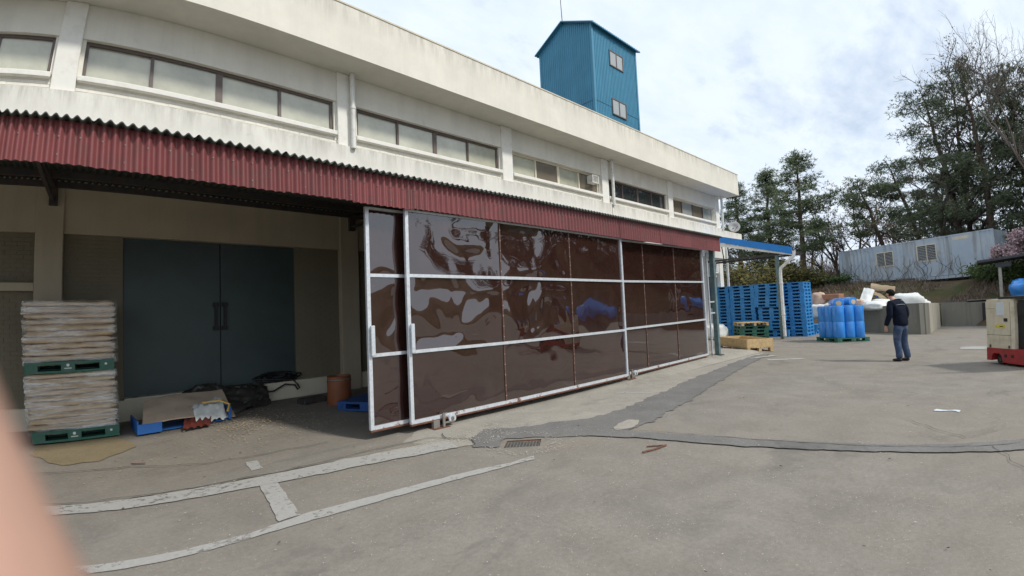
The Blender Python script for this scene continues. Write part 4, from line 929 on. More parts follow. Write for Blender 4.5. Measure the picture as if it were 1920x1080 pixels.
# ------------------------------------------------------------------ container on the bank
def container():
    A, B = Vector((41.2, 8.15)), Vector((37.5, -1.05)); d = (B-A); L_ = d.length; rz = math.atan2(d.y, d.x)
    z0, z1, tilt = 2.66, 2.52, 0
    t = thing('shipping_container', 'old pale blue shipping container with two barred windows on the bank', 'container', (A.x, A.y, 2.60), rz); t.rotation_euler = (0, R(-.9), rz)
    H, D = 2.46, 2.44; t0 = .10
    # local x along the length, +y away from the camera? the visible face is at y=0 side
    sgn = 1
    def face(x0, x1, zlo, zhi):
        m = MB(); xs = []; p = .275; x = x0
        while x < x1:
            for f_, h in ((0, 0), (.07, .036), (.14, .036), (.21, 0)):
                if x+f_ < x1: xs.append((x+f_, h))
            x += p
        xs.append((x1, 0)); v = []
        for x, h in xs: v += [(x, h, zlo), (x, h, zhi)]
        m.add(v, [(2*i, 2*i+2, 2*i+3, 2*i+1) for i in range(len(xs)-1)]); m.build('side_sheet', 'container_paint', t, local=True)
    wins = [(2.6, 3.75, .96, 1.98), (5.2, 6.42, 1.0, 2.08)]
    xs = [.06, 2.35, 3.35, 4.75, 5.85, 7.0]
    face(.06, 2.6, .12, H-.08); face(3.75, 5.2, .12, H-.08); face(6.42, L_-2.6, .12, H-.08); face(L_-.9, L_-.06, .12, H-.08)
    m = MB(); m.box(L_-2.6, L_-.9, .0, .03, .12, H-.08); m.build('door_panel', 'container_paint', t, local=True)
    m = MB(); m.box(L_-2.5, L_-1.5, -.008, 0, H-.36, H-.16); m.build('rust_plate', 'plinth_paint', t, local=True)
    for a, b, zl, zh in wins:
        m = MB(); m.box(a, b, .0, .04, .12, zl); m.build('side_sheet', 'container_paint', t, local=True); m = MB(); m.box(a, b, .0, .04, zh, H-.08); m.build('side_sheet', 'container_paint', t, local=True)
        m = MB(); f_ = .06; m.box(a, b, -.03, .03, zl, zl+f_); m.box(a, b, -.03, .03, zh-f_, zh); m.box(a, a+f_, -.03, .03, zl+f_, zh-f_); m.box(b-f_, b, -.03, .03, zl+f_, zh-f_); m.box((a+b)/2-.025, (a+b)/2+.025, -.025, .03, zl+f_, zh-f_)
        w = m.build('window', 'plinth_paint', t, local=True)
        m = MB(); m.box(a, b, .05, .07, zl, zh); m.build('pane', 'black', w, local=True)
        for k in range(9):
            z = zl+f_+.03+k*(zh-zl-2*f_-.03)/9; m = MB(); m.box(a+f_, b-f_, -.02, 0, z, z+.034); m.build('bar', 'dish_grey', w, local=True)
    m = MB(); m.box(0, L_, -.01, .06, 0, .12); m.box(0, L_, -.01, .06, H-.08, H); m.box(0, .06, -.012, .06, .12, H-.08); m.box(L_-.06, L_, -.012, .06, .12, H-.08); m.build('frame', 'container_paint', t, local=True)
    m = MB(); m.box(.02, L_-.02, .05, D, .05, H-.05); m.build('body', 'container_paint', t, local=True)
    m = MB(); m.box(L_*.5, L_-.3, -.06, .2, -.20, -.02); m.build('skid', 'container_paint', t, local=True)
    return t
container()
# open shed at the right edge
SHd = thing('open_shed', 'small open shed with a dark flat roof on a pale post at the right edge', 'shed', (30.4, -.95, hz(30.4, -.95)))
m = MB(); m.tube([(30.4, -.95, hz(30.4, -.95)-.3), (30.35, -.95, 2.72)], .085, 8); m.build('post', 'shed_post', SHd)
m = MB(); m.tube([(30.4, -4.6, .8), (30.4, -4.6, 2.9)], .085, 8); m.build('post', 'shed_post', SHd)
m = MB(); m.bbox(30.0, 33.0, -5.2, .05, -.06, .06, .01, Matrix.Translation((0, 0, 2.98)) @ Matrix.Rotation(R(-4.0), 4, 'X')); m.build('roof', 'old_roof', SHd)
m = MB(); m.box(30.2, 30.5, -1.5, -.75, 2.66, 2.86); m.build('knee_brace', 'old_roof', SHd)

# ------------------------------------------------------------------ forklift
u_ = Vector((-.77, -.64)); FK = thing('electric_forklift', 'cream and red stand-up electric forklift at the right edge', 'forklift', (13.98, -.07, 0), math.atan2(u_.y, u_.x))
# local: x along the visible side (towards the viewer's right), y away from the viewer? visible side at y=0
sg = 1
def fb(x0, x1, y0, y1, z0, z1, b=.01): m = MB(); return m.bbox(x0, x1, y0, y1, z0, z1, b)
Wd = 1.05
m = MB(); prof = [(0, .09), (.14, .09), (.16, .20), (.22, .25), (.40, .25), (.47, .20), (.50, .065), (1.45, .05), (1.45, .36), (0, .36)]
Mx = Matrix(((1, 0, 0, 0), (0, 0, 1, 0), (0, 1, 0, 0), (0, 0, 0, 1)))
m.prism(prof, 0, Wd, Mx); m.build('chassis', 'red_paint', FK, local=True)
m = MB(); cr = [(0.0, .06)] ; pl = [(.02, .0), (.78, .0), (.86, .05), (.86, Wd-.05), (.80, Wd), (.06, Wd), (0, Wd-.06), (0, .06)]
m.prism(pl, .362, 1.36); m.prism([(x*.96+.015, y*.96+.02) for x, y in pl], 1.361, 1.40); m.build('body', 'cream_paint', FK, local=True)
m = MB(); m.box(.862, 1.45, .14, Wd-.02, .362, 1.30); m.build('operator_compartment', 'black', FK, local=True)
m = MB(); m.box(.93, 1.45, .10, .135, 1.05, 1.36); m.build('dash_panel', 'black', FK, local=True)
m = MB(); m.box(.40, 1.5, .02, Wd-.02, 1.402, 1.445); m.build('top_cover', 'black', FK, local=True)
m = MB(); m.box(.36, .60, -.004, 0, 1.06, 1.34); m.build('notice_sheet', 'paper_white', FK, local=True)
m = MB(); m.box(.58, .69, -.012, 0, .93, 1.0); m.build('latch', 'black', FK, local=True)
m = MB(); m.box(.40, .60, -.004, 0, .79, .87); m.box(.30, .398, -.0025, 0, .80, .86); m.build('sticker', 'sticker_yellow', FK, local=True)
m = MB(); m.box(.44, .55, -.0065, -.0042, .82, .835); m.build('sticker_text', 'black', FK, local=True)
for a, b, c, d in ((.02, .80, .64, .647), (.775, .782, .37, 1.34), (.04, .30, 1.20, 1.206)):
    m = MB(); m.box(a, b, -.0018, .0, c, d); m.build('panel_gap', 'black', FK, local=True)
for x in (.10, .70):
    m = MB(); m.box(x, x+.05, -.010, 0, .372, .43); m.build('hinge', 'steel_dark', FK, local=True)
for x in (.56, .78):
    m = MB(); m.box(x, x+.08, -.006, 0, .18, .24); m.build('slot', 'black', FK, local=True)
for x in (.33, 1.25):
    m = MB(); mm = Matrix.Translation((x, .16, .115)) @ Matrix.Rotation(R(90), 4, 'X')
    m.lathe([(.05, -.07), (.10, -.075), (.115, -.05), (.115, .05), (.10, .075), (.05, .07)], 20, mm); w = m.build('wheel', 'rubber', FK, True, local=True, sharp=40)
    m = MB(); m.lathe([(.02, .078), (.045, .078), (.045, .06)], 12, mm); m.build('hub', 'steel_dark', w, local=True)
for y in (.12, Wd-.18):
    m = MB(); m.box(1.452, 1.56, y, y+.09, .06, 2.15); m.build('mast_rail', 'steel_dark', FK, local=True)
    m = MB(); m.box(1.58, 2.7, y, y+.11, .05, .09); m.build('fork', 'steel_dark', FK, local=True)
for x in (.1, 1.4):
    for y in (.06,):
        pass
# ------------------------------------------------------------------ sack stacks under the canopy
def sack_mesh(name, w, d, h, seed):
    def fn(u, v_):
        t = v_*2*math.pi; x = (u-.5)*w
        e = min(1, (1-abs(2*u-1))*9+.0); pin = math.sqrt(max(0.0, e)) if e < 1 else 1
        sq = lambda c, k: math.copysign(abs(c)**k, c)
        y = sq(math.cos(t), .5)*d/2*(1-.03*(1-pin)); z = sq(math.sin(t), .8)*h/2*(.25+.75*pin)
        nz = .013*noise.noise((x*5+seed, y*5, z*9+seed))+.006*noise.noise((x*14, y*14+seed, z*14))
        return (x*(1+.012*math.sin(t*2)), y+nz*1.6*(1 if math.cos(t) > 0 else -1), z+nz)
    m = MB(); m.grid(22, 18, fn); return m.mesh(name, 'kraft_paper', True)
SM = [sack_mesh('paper_sack', 1.12, .47, .105, s_*3.3) for s_ in range(4)]
SX, SY, SRZ = -.415, 8.98, R(1.5)
zg = gz(SX, SY)
for st in range(2):
    zb = zg+.004+st*.925
    PAL_S = pal(PM_GREEN, (SX-.01*st+.03*(1-st), SY, zb), SRZ, ('green plastic pallet on the ground under the lower load of paper sacks', 'green plastic pallet between the two loads of paper sacks')[st], 'green pallets under the paper sacks')
    n = 10 if st == 0 else 10; hh = (.925-.148-.006)/n if st == 0 else .082
    for k in range(n):
        for j in range(2):
            o = link('paper_sack', SM[pr.randrange(4)]); o.location = (SX+pr.uniform(-.022, .022)-.01*st, SY-.25+.49*j+pr.uniform(-.014, .010), zb+.150+hh*(k+.5)); o.rotation_euler = (0, 0, SRZ+R(pr.uniform(-1.6, 1.6)) + (math.pi if pr.random() < .5 else 0)); o.scale = (1, 1, hh/.098)
            tag(o, 'brown paper sack in the %s load, %s row, %s' % (('lower', 'upper')[st], ('front', 'back')[j], level(k, n)), 'sack', 'paper sacks on the two stacked pallets')
    z0, z1 = zb+.10, zb+.158+hh*n
    def wrap(u, v_):
        t = u*4; k = int(t) % 4; f_ = t-int(t); hx, hy = .582, .51; c = [(-hx, -hy), (hx, -hy), (hx, hy), (-hx, hy)]
        a, b = c[k], c[(k+1) % 4]; x, y = a[0]+(b[0]-a[0])*f_, a[1]+(b[1]-a[1])*f_; z = z0+(z1-z0)*v_
        g = .010*noise.noise((x*3, y*3, z*16))+.006*math.sin(z*2*math.pi/hh); L2 = math.hypot(x, y)
        top = max(0, v_-.94)*.6
        return (x*(1+g/L2*1.5-top), y*(1+g/L2*1.5-top), z)
    m = MB(); m.grid(96, 44, wrap)
    single(m, 'stretch_film', 'stretch_film', ('clear stretch film wrapped round the lower load of paper sacks', 'clear stretch film wrapped round the upper load of paper sacks')[st], 'plastic film', (SX, SY, 0), SRZ, 'stretch film on the sack loads', smooth=True)
    # white emblem and word moulded on the pallet's front rim (parts of the pallet)
    yb = -.5575
    m = MB(); m.lathe([(.020, 0), (.020, .002)], 12, Matrix.Translation((0, yb, .100)) @ Matrix.Rotation(R(90), 4, 'X')); m.build('emblem', 'print_white', PAL_S, local=True)
    m = MB(); m.box(-.045, .045, yb-.002, yb, .052, .064); m.build('word_mark', 'print_white', PAL_S, local=True)
    m = MB(); m.lathe([(.018, 0), (.018, .002)], 5, Matrix.Translation((.45, yb, .09)) @ Matrix.Rotation(R(90), 4, 'X')); m.build('emblem', 'print_white', PAL_S, local=True)
# blue crate, cardboard and red scrap in front of the door
BCt = thing('blue_crate', 'flattened blue plastic crate under the cardboard before the warehouse door', 'crate', (.98, 8.62, gz(.98, 8.62)), R(4))
for x0, x1, y0, y1, z0, z1 in ((-.62, -.32, -.33, -.31, .01, .15), (-.62, -.60, -.31, .40, .01, .20), (.56, .60, -.25, .35, .01, .20)):
    m = MB(); m.bbox(x0, x1, y0, y1, z0, z1, .004); m.build('crate_wall', 'crate_blue', BCt, local=True)
m = MB(); m.bbox(-.58, .54, -.25, .38, .005, .025, .004); m.build('crate_base', 'crate_blue', BCt, local=True)
def card():
    def fn(u, v_):
        x = -.56+1.22*u; y = -.32+.74*v_ + (.10*u); z = .13+.25*v_+.03*math.sin(u*5)+.02*noise.noise((u*3, v_*3, 2)) + (.05*u*v_) - .07*max(0, u-.62)*(1-v_)*2.2
        return (x + .12*v_*(1-u), y, z)
    m = MB(); n = 14; m.grid(n, n, fn); k = len(m.v); m.v += [(x, y, z-.012) for x, y, z in m.v]; m.f += [tuple(i+k for i in reversed(f)) for f in m.f[:n*n]]
    bd = [i for i in range(n+1)] + [(j+1)*(n+1)-1 for j in range(1, n+1)] + [n*(n+1)+i for i in range(n-1, -1, -1)] + [j*(n+1) for j in range(n-1, 0, -1)]
    m.f += [(bd[i], k+bd[i], k+bd[(i+1) % len(bd)], bd[(i+1) % len(bd)]) for i in range(len(bd))]
    return single(m, 'cardboard_sheet', 'cardboard', 'large folded cardboard sheet lying on the blue crate before the door', 'cardboard', (.98, 8.62, gz(.98, 8.62)), R(4), smooth=True, sharp=40)
card()
def wsack(u, v_):
    x = .10+.42*u; y = -.36+.42*v_+.08*u; z = .05+.16*math.sin(min(1, v_*1.3)*1.5)*(.8+.4*u) + .05*noise.noise((u*5, v_*5, 3))+.03*noise.noise((u*11, v_*11, 6))+.075*min(1, v_*2)
    return (x, y, z)
m = MB(); m.grid(18, 14, wsack); single(m, 'white_sack', 'white_sack', 'crumpled empty white sack hanging over the front edge of the cardboard', 'sack', (.98, 8.62, gz(.98, 8.62)), R(4), smooth=True)
m = MB(); m.tube([(1.22, 8.52, gz(1, 8.5)+.315), (1.45, 8.47, gz(1, 8.5)+.32), (1.56, 8.36, gz(1, 8.5)+.26), (1.52, 8.30, gz(1, 8.5)+.16)], .016, 4); single(m, 'yellow_strap', 'yellow_tape', 'yellow packing strap on the cardboard before the door', 'strap')
def rscrap(u, v_): return (-.14+.36*u+.1*v_, -.52+.30*v_, .03+.10*v_+.012*math.sin(u*26)+.02*noise.noise((u*4, v_*4, 1)))
m = MB(); m.grid(26, 6, rscrap); single(m, 'red_scrap', 'red_scrap', 'dark red piece of corrugated scrap poking from under the cardboard', 'scrap', (.98, 8.62, gz(.98, 8.62)), R(8))
# dark tarpaulin heap on the door step, black hose
def tarp():
    def fn(u, v_):
        x = 1.02+1.35*u; w = 1-abs(2*u-1)**2.2
        y = 9.52-.62*(1-v_)*(.55+.45*w)
        z0_ = gz(x, y); prof = math.sin(min(1, v_*1.15)*math.pi/2)
        z = z0_+.02+(.26+.28*w*(.6+.4*math.sin(u*6+1)))*prof
        z += .09*noise.noise((u*5, v_*4, 2))*w+.06*noise.noise((u*13, v_*9, 5))+.03*noise.noise((u*25, v_*20, 9))
        return (x+.05*noise.noise((u*7, v_*7, 4)), y+.08*noise.noise((u*9, v_*6, 8)), max(z, z0_+.005))
    m = MB(); m.grid(60, 26, fn); single(m, 'dark_tarpaulin', 'tarp_dark', 'crumpled dark brown tarpaulin heaped against the warehouse door step', 'tarpaulin', smooth=True)
tarp()
hr = random.Random(3); pts = []
for i in range(130):
    a = i*.42; rr = .17+.05*math.sin(i*.31); pts.append((2.62+rr*1.6*math.cos(a)+.10*math.sin(i*.09), 9.60+.05*math.sin(a), .50+.05*abs(math.sin(i*.23))+.06*math.sin(a)+.03*hr.random()))
pts += [(2.86, 9.50, .46), (2.93, 9.47, .36), (2.96, 9.46, .30), (2.92, 9.46, .27), (2.88, 9.47, .36), (2.7, 9.48, .40), (2.5, 9.47, .30), (2.25, 9.48, .30), (2.05, 9.5, .40)]
m = MB(); m.tube(pts, .016, 6); single(m, 'black_hose', 'hose_black', 'tangled black hose on the right end of the door step', 'hose', smooth=True)
# brown drum, deep blue pallet, small dark box
DR = thing('fibre_drum', 'reddish brown fibre drum with a steel band standing by the column', 'drum', (3.28, 8.30, gz(3.28, 8.3)))
m = MB(); m.lathe([(.02, .01), (.20, 0), (.205, .015), (.205, .40), (.213, .405), (.213, .425), (.205, .43), (.208, .50), (.19, .505), (.185, .46), (.02, .455)], 28); m.build('barrel', 'drum_brown', DR, True, local=True, sharp=40)
m = MB(); m.lathe([(.2085, .435), (.2125, .437), (.2125, .455), (.2085, .457)], 28); m.build('steel_band', 'grate_steel', DR, True, local=True)
pal(PM_DEEP, (3.80, 7.62, gz(3.5, 7.6)+.012), R(-62), 'deep blue plastic pallet on the ground in the shade behind the gate end', None)
single(MB().bbox(-.22, .22, -.13, .13, 0, .10, .01), 'wooden_box', 'steel_dark', 'low dark box beside the fibre drum in the shade', 'box', (2.95, 8.75, gz(2.95, 8.75)), R(12))
# ------------------------------------------------------------------ drain
DG = thing('drain_grate', 'rusty steel grate over the yard drain in the dark patch', 'drain', (3.85, 4.09, -.012))
P4 = [Vector(p) for p in GC]
for k in range(4):                                    # the sides and floor of the pit
    a, b = P4[k], P4[(k+1) % 4]; m = MB(); m.add([(a.x, a.y, -.45), (b.x, b.y, -.45), (b.x, b.y, 0), (a.x, a.y, 0)], [(0, 1, 2, 3)]); m.build('pit_wall', 'pit', DG)
m = MB(); m.add([(p.x, p.y, -.42) for p in P4], [(0, 1, 2, 3)]); m.build('pit_floor', 'pit', DG)
def lerp(a, b, t): return a+(b-a)*t
for k in range(11):
    a = lerp(P4[0], P4[3], (k+.5)/11); b = lerp(P4[1], P4[2], (k+.5)/11); m = MB(); m.tube([(a.x, a.y, -.02), (b.x, b.y, -.02)], .005, 4); m.build('bar', 'grate_steel', DG)
for k in range(6):
    a = lerp(P4[0], P4[1], (k+.5)/6); b = lerp(P4[3], P4[2], (k+.5)/6); m = MB(); m.tube([(a.x, a.y, -.016), (b.x, b.y, -.016)], .005, 4); m.build('cross_bar', 'grate_steel', DG)
m = MB()
for k in range(4):
    a, b = P4[k], P4[(k+1) % 4]; m.tube([(a.x, a.y, -.012), (b.x, b.y, -.012)], .010, 4)
m.build('frame', 'rust', DG)
# ------------------------------------------------------------------ litter on the ground
def litter(name, mat, n, fn, s0, s1, seed):
    r = random.Random(seed); m = MB()
    for _ in range(n):
        x, y = fn(r)
        if (x > 3.5 and x < 4.15 and 3.8 < y < 4.4): continue
        a = r.uniform(0, 6.28); L_ = r.uniform(s0, s1); w = L_*r.uniform(.2, .7); z = gz(x, y)+.016
        c, s_ = math.cos(a)*L_, math.sin(a)*L_; d, e = -math.sin(a)*w, math.cos(a)*w; h = L_*r.uniform(.15, .5)
        m.add([(x-c, y-s_, z), (x+d, y+e, z), (x+c, y+s_, z+h*.3), (x-d, y-e, z), (x, y, z+h)], [(0, 3, 4), (3, 2, 4), (2, 1, 4), (1, 0, 4), (0, 1, 2, 3)])
    o = m.build(name, mat); o['kind'] = 'stuff'
litter('wood_chips', 'wood_chip', 1000, lambda r: (1.85+r.gauss(0, .42), 7.95+r.gauss(0, .55)), .006, .022, 1)
litter('wood_chips', 'wood_chip', 260, lambda r: (r.uniform(-.3, 3.2), r.uniform(6.3, 9.2)), .006, .020, 2)
litter('pale_gravel', 'litter', 450, lambda r: (lambda t: (3.85+.33*math.cos(t)*r.uniform(.9, 1.5), 4.1+.33*math.sin(t)*r.uniform(.9, 1.6)))(r.uniform(0, 6.28)), .004, .013, 3)
litter('pale_gravel', 'litter', 600, lambda r: (3.5+r.gauss(0, .5), 4.85+r.gauss(0, .16)), .004, .014, 4)
litter('pale_gravel', 'litter', 1600, lambda r: (r.uniform(.2, 5.0), r.uniform(.2, 5.5)), .003, .009, 5)
litter('pale_gravel', 'litter', 700, lambda r: (r.uniform(4, 14), r.uniform(-2, 6)), .004, .016, 6)
litter('dark_litter', 'crack', 110, lambda r: (r.uniform(-1, 12), r.uniform(-1, 8.5)), .006, .02, 7)
m = MB(); m.tube([(4.40, 2.78, .014), (4.58, 2.73, .018), (4.80, 2.72, .013)], .010, 5); single(m, 'rusty_bar', 'rust', 'rusty bent bar lying on the yard right of the drain', 'metal bar')
m = MB(); m.tube([(4.62, 2.86, .012), (4.76, 2.74, .016)], .008, 5); single(m, 'rusty_bar', 'rust', 'short rusty bit of bar touching the longer bent bar on the yard', 'metal bar')
m = MB(); m.tube([(.25, 6.93, gz(.25, 6.9)+.02), (.38, 6.80, gz(.3, 6.8)+.03)], .011, 5); single(m, 'wood_splinter', 'twig_brown', 'brown wood splinter on the concrete before the sack stack', 'splinter')

# ------------------------------------------------------------------ skinned bodies
def skin_mesh(name, verts, edges, radii, mat, sub=2, root=0, M=None):
    me = bpy.data.meshes.new(name+'_cage'); me.from_pydata([tuple(v) for v in verts], edges, []); me.update()
    o = bpy.data.objects.new(name+'_cage', me); C.objects.link(o)
    md = o.modifiers.new('skin', 'SKIN'); md.use_smooth_shade = True
    for i, r in enumerate(radii):
        s_ = me.skin_vertices[0].data[i]; s_.radius = r if isinstance(r, tuple) else (r, r); s_.use_root = (i == root)
    sb = o.modifiers.new('sub', 'SUBSURF'); sb.levels = sub; sb.render_levels = sub
    dg = bpy.context.evaluated_depsgraph_get(); dg.update()
    res = bpy.data.meshes.new_from_object(o.evaluated_get(dg)); res.name = name
    bpy.data.objects.remove(o); res.materials.clear(); res.materials.append(MATS[mat])
    if M: res.transform(M)
    res.polygons.foreach_set('use_smooth', [True]*len(res.polygons)); return res
class SK:
    def __init__(s): s.v = []; s.e = []; s.r = []
    def p(s, co, r, to=None):
        s.v.append(co); s.r.append(r); i = len(s.v)-1
        if to is not None: s.e.append((to, i))
        return i
    def chain(s, start, pts):
        i = start
        for co, r in pts: i = s.p(co, r, i)
        return i
# person: +y is forward, +x the right hand side; standing in a slight forward hunch
PE = thing('person', 'person in dark navy jacket and blue jeans standing on the yard, seen from behind', 'person', (14.33, 1.66, 0), math.atan2(-.55, .835))
def person():
    k = SK(); pel = k.p((0, .00, .93), (.11, .085))
    sp = k.chain(pel, [((0, .01, 1.10), (.105, .08)), ((0, .05, 1.28), (.12, .09)), ((0, .10, 1.42), (.095, .075)), ((0, .155, 1.50), (.058, .058)), ((0, .20, 1.555), (.055, .06)), ((0, .225, 1.63), (.075, .092)), ((0, .225, 1.70), (.066, .083))])
    for s in (-1, 1):
        sh = k.p((s*.17, .09, 1.42), .058, 3)
        k.chain(sh, [((s*.225, .06, 1.30), .050), ((s*.245, .05, 1.13), .043), ((s*.25, .12, .99), .037), ((s*.245, .17, .88), .028)])
        pa = k.p((s*.24, .19, .82), (.024, .038), len(k.v)-1)
        for j, (dy, ln) in enumerate(((.035, .07), (.012, .085), (-.012, .08), (-.034, .062))):
            k.chain(pa, [((s*.24, .19+dy, .775), .011), ((s*.232, .20+dy, .775-ln*.5), .0095), ((s*.215, .205+dy, .775-ln*.8), .008)])
        k.chain(pa, [((s*.225, .235, .80), .012), ((s*.215, .25, .765), .010)])
        hp = k.p((s*.085, 0, .88), (.07, .07), pel)
        k.chain(hp, [((s*.095, .03, .50), .05), ((s*.105, -.01, .27), .052), ((s*.11, -.03, .10), .038), ((s*.115, .05, .05), (.038, .035)), ((s*.12, .14, .035), (.036, .026))])
    link('body', skin_mesh('body', k.v, k.e, k.r, 'skin', 2, pel), PE)
    j = SK(); a = j.p((0, -.01, .83), (.185, .140))
    c = j.chain(a, [((0, -.005, .93), (.192, .148)), ((0, 0, 1.03), (.186, .148)), ((0, .02, 1.18), (.188, .140)), ((0, .05, 1.33), (.190, .132)), ((0, .10, 1.45), (.13, .095)), ((0, .135, 1.505), (.075, .07))])
    for s in (-1, 1):
        sh = j.p((s*.185, .085, 1.41), .082, 4)
        j.chain(sh, [((s*.24, .055, 1.29), .077), ((s*.262, .045, 1.13), .070), ((s*.266, .11, .99), .062), ((s*.258, .155, .895), .052), ((s*.256, .165, .87), .048)])
    link('jacket', skin_mesh('jacket', j.v, j.e, j.r, 'jacket', 2, a), PE)
    l_ = SK(); b = l_.p((0, -.01, 1.0), (.15, .118)); b = l_.p((0, -.01, .93), (.16, .128), b)
    for s in (-1, 1):
        h = l_.p((s*.09, -.01, .84), (.108, .118), b)
        y2 = .05 if s < 0 else -.03
        l_.chain(h, [((s*.10, .02, .66), .094), ((s*.107, .035, .50), .081), ((s*.112, .0, .30), .077), ((s*.116, -.025+y2*.3, .14), .074), ((s*.118, -.02+y2*.4, .07), .076)])
    link('jeans', skin_mesh('jeans', l_.v, l_.e, l_.r, 'jeans', 2, b), PE)
    for s in (-1, 1):
        o_ = SK(); h = o_.p((s*.115, -.075, .045), (.045, .043)); o_.chain(h, [((s*.118, .0, .05), (.048, .048)), ((s*.125, .09, .036), (.050, .036)), ((s*.128, .165, .030), (.044, .029))])
        link('shoe', skin_mesh('shoe', o_.v, o_.e, o_.r, 'shoe', 2, h), PE)
    def hair(u, v_):
        t, p = u*2*math.pi, -.8+v_*(math.pi/2+.8); d = Vector((math.cos(t)*math.cos(p), math.sin(t)*math.cos(p), math.sin(p)))
        cut = .0 if d.y < .35 else -.018
        e = 1+.08*noise.noise(d*6); zz_ = d.z
        if d.y > -.15: zz_ = max(zz_, -.25+.85*min(1, (d.y+.15)/.85)); 
        k_ = math.sqrt(max(.02, 1-min(1, zz_*zz_)))/max(.05, math.hypot(d.x, d.y)) if zz_ != d.z else 1
        return (d.x*k_*.090*e, .212+d.y*k_*.108*e, 1.665+zz_*.100*e)
    m = MB(); m.grid(24, 12, hair); m.build('hair', 'hair', PE, True, local=True)
    # face: eyes, nose, mouth, ears
    for s in (-1, 1):
        m = MB(); m.lathe([(.002, -.009), (.009, -.004), (.009, .004), (.002, .009)], 10, Matrix.Translation((s*.030, .302, 1.648))); m.build('eye', 'black', PE, True, local=True)
        m = MB(); m.lathe([(.004, -.012), (.022, -.007), (.030, 0), (.024, .007), (.004, .012)], 10, Matrix.Translation((s*.083, .215, 1.635)) @ Matrix.Rotation(R(90), 4, 'Y')); m.build('ear', 'skin', PE, True, local=True)
    m = MB(); m.tube([(0, .312, 1.66), (0, .328, 1.625), (0, .318, 1.610)], [.007, .013, .010], 8); m.build('nose', 'skin', PE, True, local=True)
    m = MB(); m.tube([(-.022, .302, 1.583), (0, .310, 1.582), (.022, .302, 1.583)], .005, 6); m.build('mouth', 'red_scrap', PE, True, local=True)
    m = MB(); m.tube([(-.185, -.005, 1.36), (-.09, -.055, 1.375), (0, -.066, 1.38), (.09, -.055, 1.375), (.185, -.005, 1.36)], .008, 5); m.build('reflective_piping', 'piping', PE, True, local=True)
person()

# the photographer's finger in front of the lens, with the hand and forearm it belongs to
def hand():
    M = cam.matrix_world; f = lambda x, y, z: M @ Vector((x, y, z))
    k = SK(); w = k.p((-.020, -.135, .000), (.030, .022))            # root in the palm
    # pointing finger lying along the lens edge
    k.chain(w, [((-.0215, -.092, -.012), .0125), ((-.0290, -.0480, -.0240), .0098), ((-.0368, -.0245, -.0251), .0090), ((-.0440, -.0085, -.0243), .0086), ((-.0478, .0015, -.0236), .0078), ((-.0500, .0080, -.0232), .0062)])
    for dx, dz in ((.022, .006), (.043, .012), (.062, .022)):
        k.chain(w, [((-.020+dx, -.092, -.004+dz), .0118), ((-.022+dx, -.072, -.016+dz), .0100), ((-.024+dx, -.082, -.040+dz), .0090), ((-.024+dx, -.100, -.046+dz), .0078)])
    k.chain(w, [((-.040, -.140, -.008), .0145), ((-.058, -.122, -.012), .0118), ((-.068, -.100, -.014), .0098)])
    k.chain(w, [((-.015, -.19, .02), (.027, .021)), ((-.01, -.26, .06), (.031, .027)), ((.0, -.38, .14), (.040, .038)), ((.02, -.50, .24), (.048, .046))])
    me = skin_mesh('hand', k.v, k.e, k.r, 'skin_near', 2, 0, M)
    o = link('hand', me); tag(o, 'blurred pinkish finger of the photographer held close to the lens at the lower left', 'hand')
hand()

# ------------------------------------------------------------------ trees
def limb(m, p, d, L_, r0, r1, rg, seg=4, droop=0.0, wob=.18, n=4):
    pts = [Vector(p)]; rs = [r0]; d = Vector(d).normalized()
    for i in range(seg):
        d = (d + Vector((rg.gauss(0, wob), rg.gauss(0, wob), rg.gauss(0, wob*.7)+droop))).normalized()
        pts.append(pts[-1]+d*(L_/seg)); rs.append(r0+(r1-r0)*(i+1)/seg)
    m.tube(pts, rs, n, cap=False); return pts, d
def tree_root(name, label, x, y, group): return thing(name, label, 'tree', (x, y, hz(x, y)-.1), 0, group)
def tufts(m, c, rad, n, rg, ln=.24, wd=.034, up=.45):
    for _ in range(n):
        p = c + Vector((rg.gauss(0, 1)*rad[0], rg.gauss(0, 1)*rad[1], rg.gauss(0, 1)*rad[2]))
        for _k in range(6):
            d = Vector((rg.gauss(0, 1), rg.gauss(0, 1), rg.gauss(0, .8)+up)).normalized(); s_ = d.orthogonal().normalized()*wd; l_ = ln*rg.uniform(.6, 1.1)
            m.add([p-s_*.6, p+s_*.6, p+d*l_+s_*.5, p+d*l_-s_*.5], [(0, 1, 2, 3)])
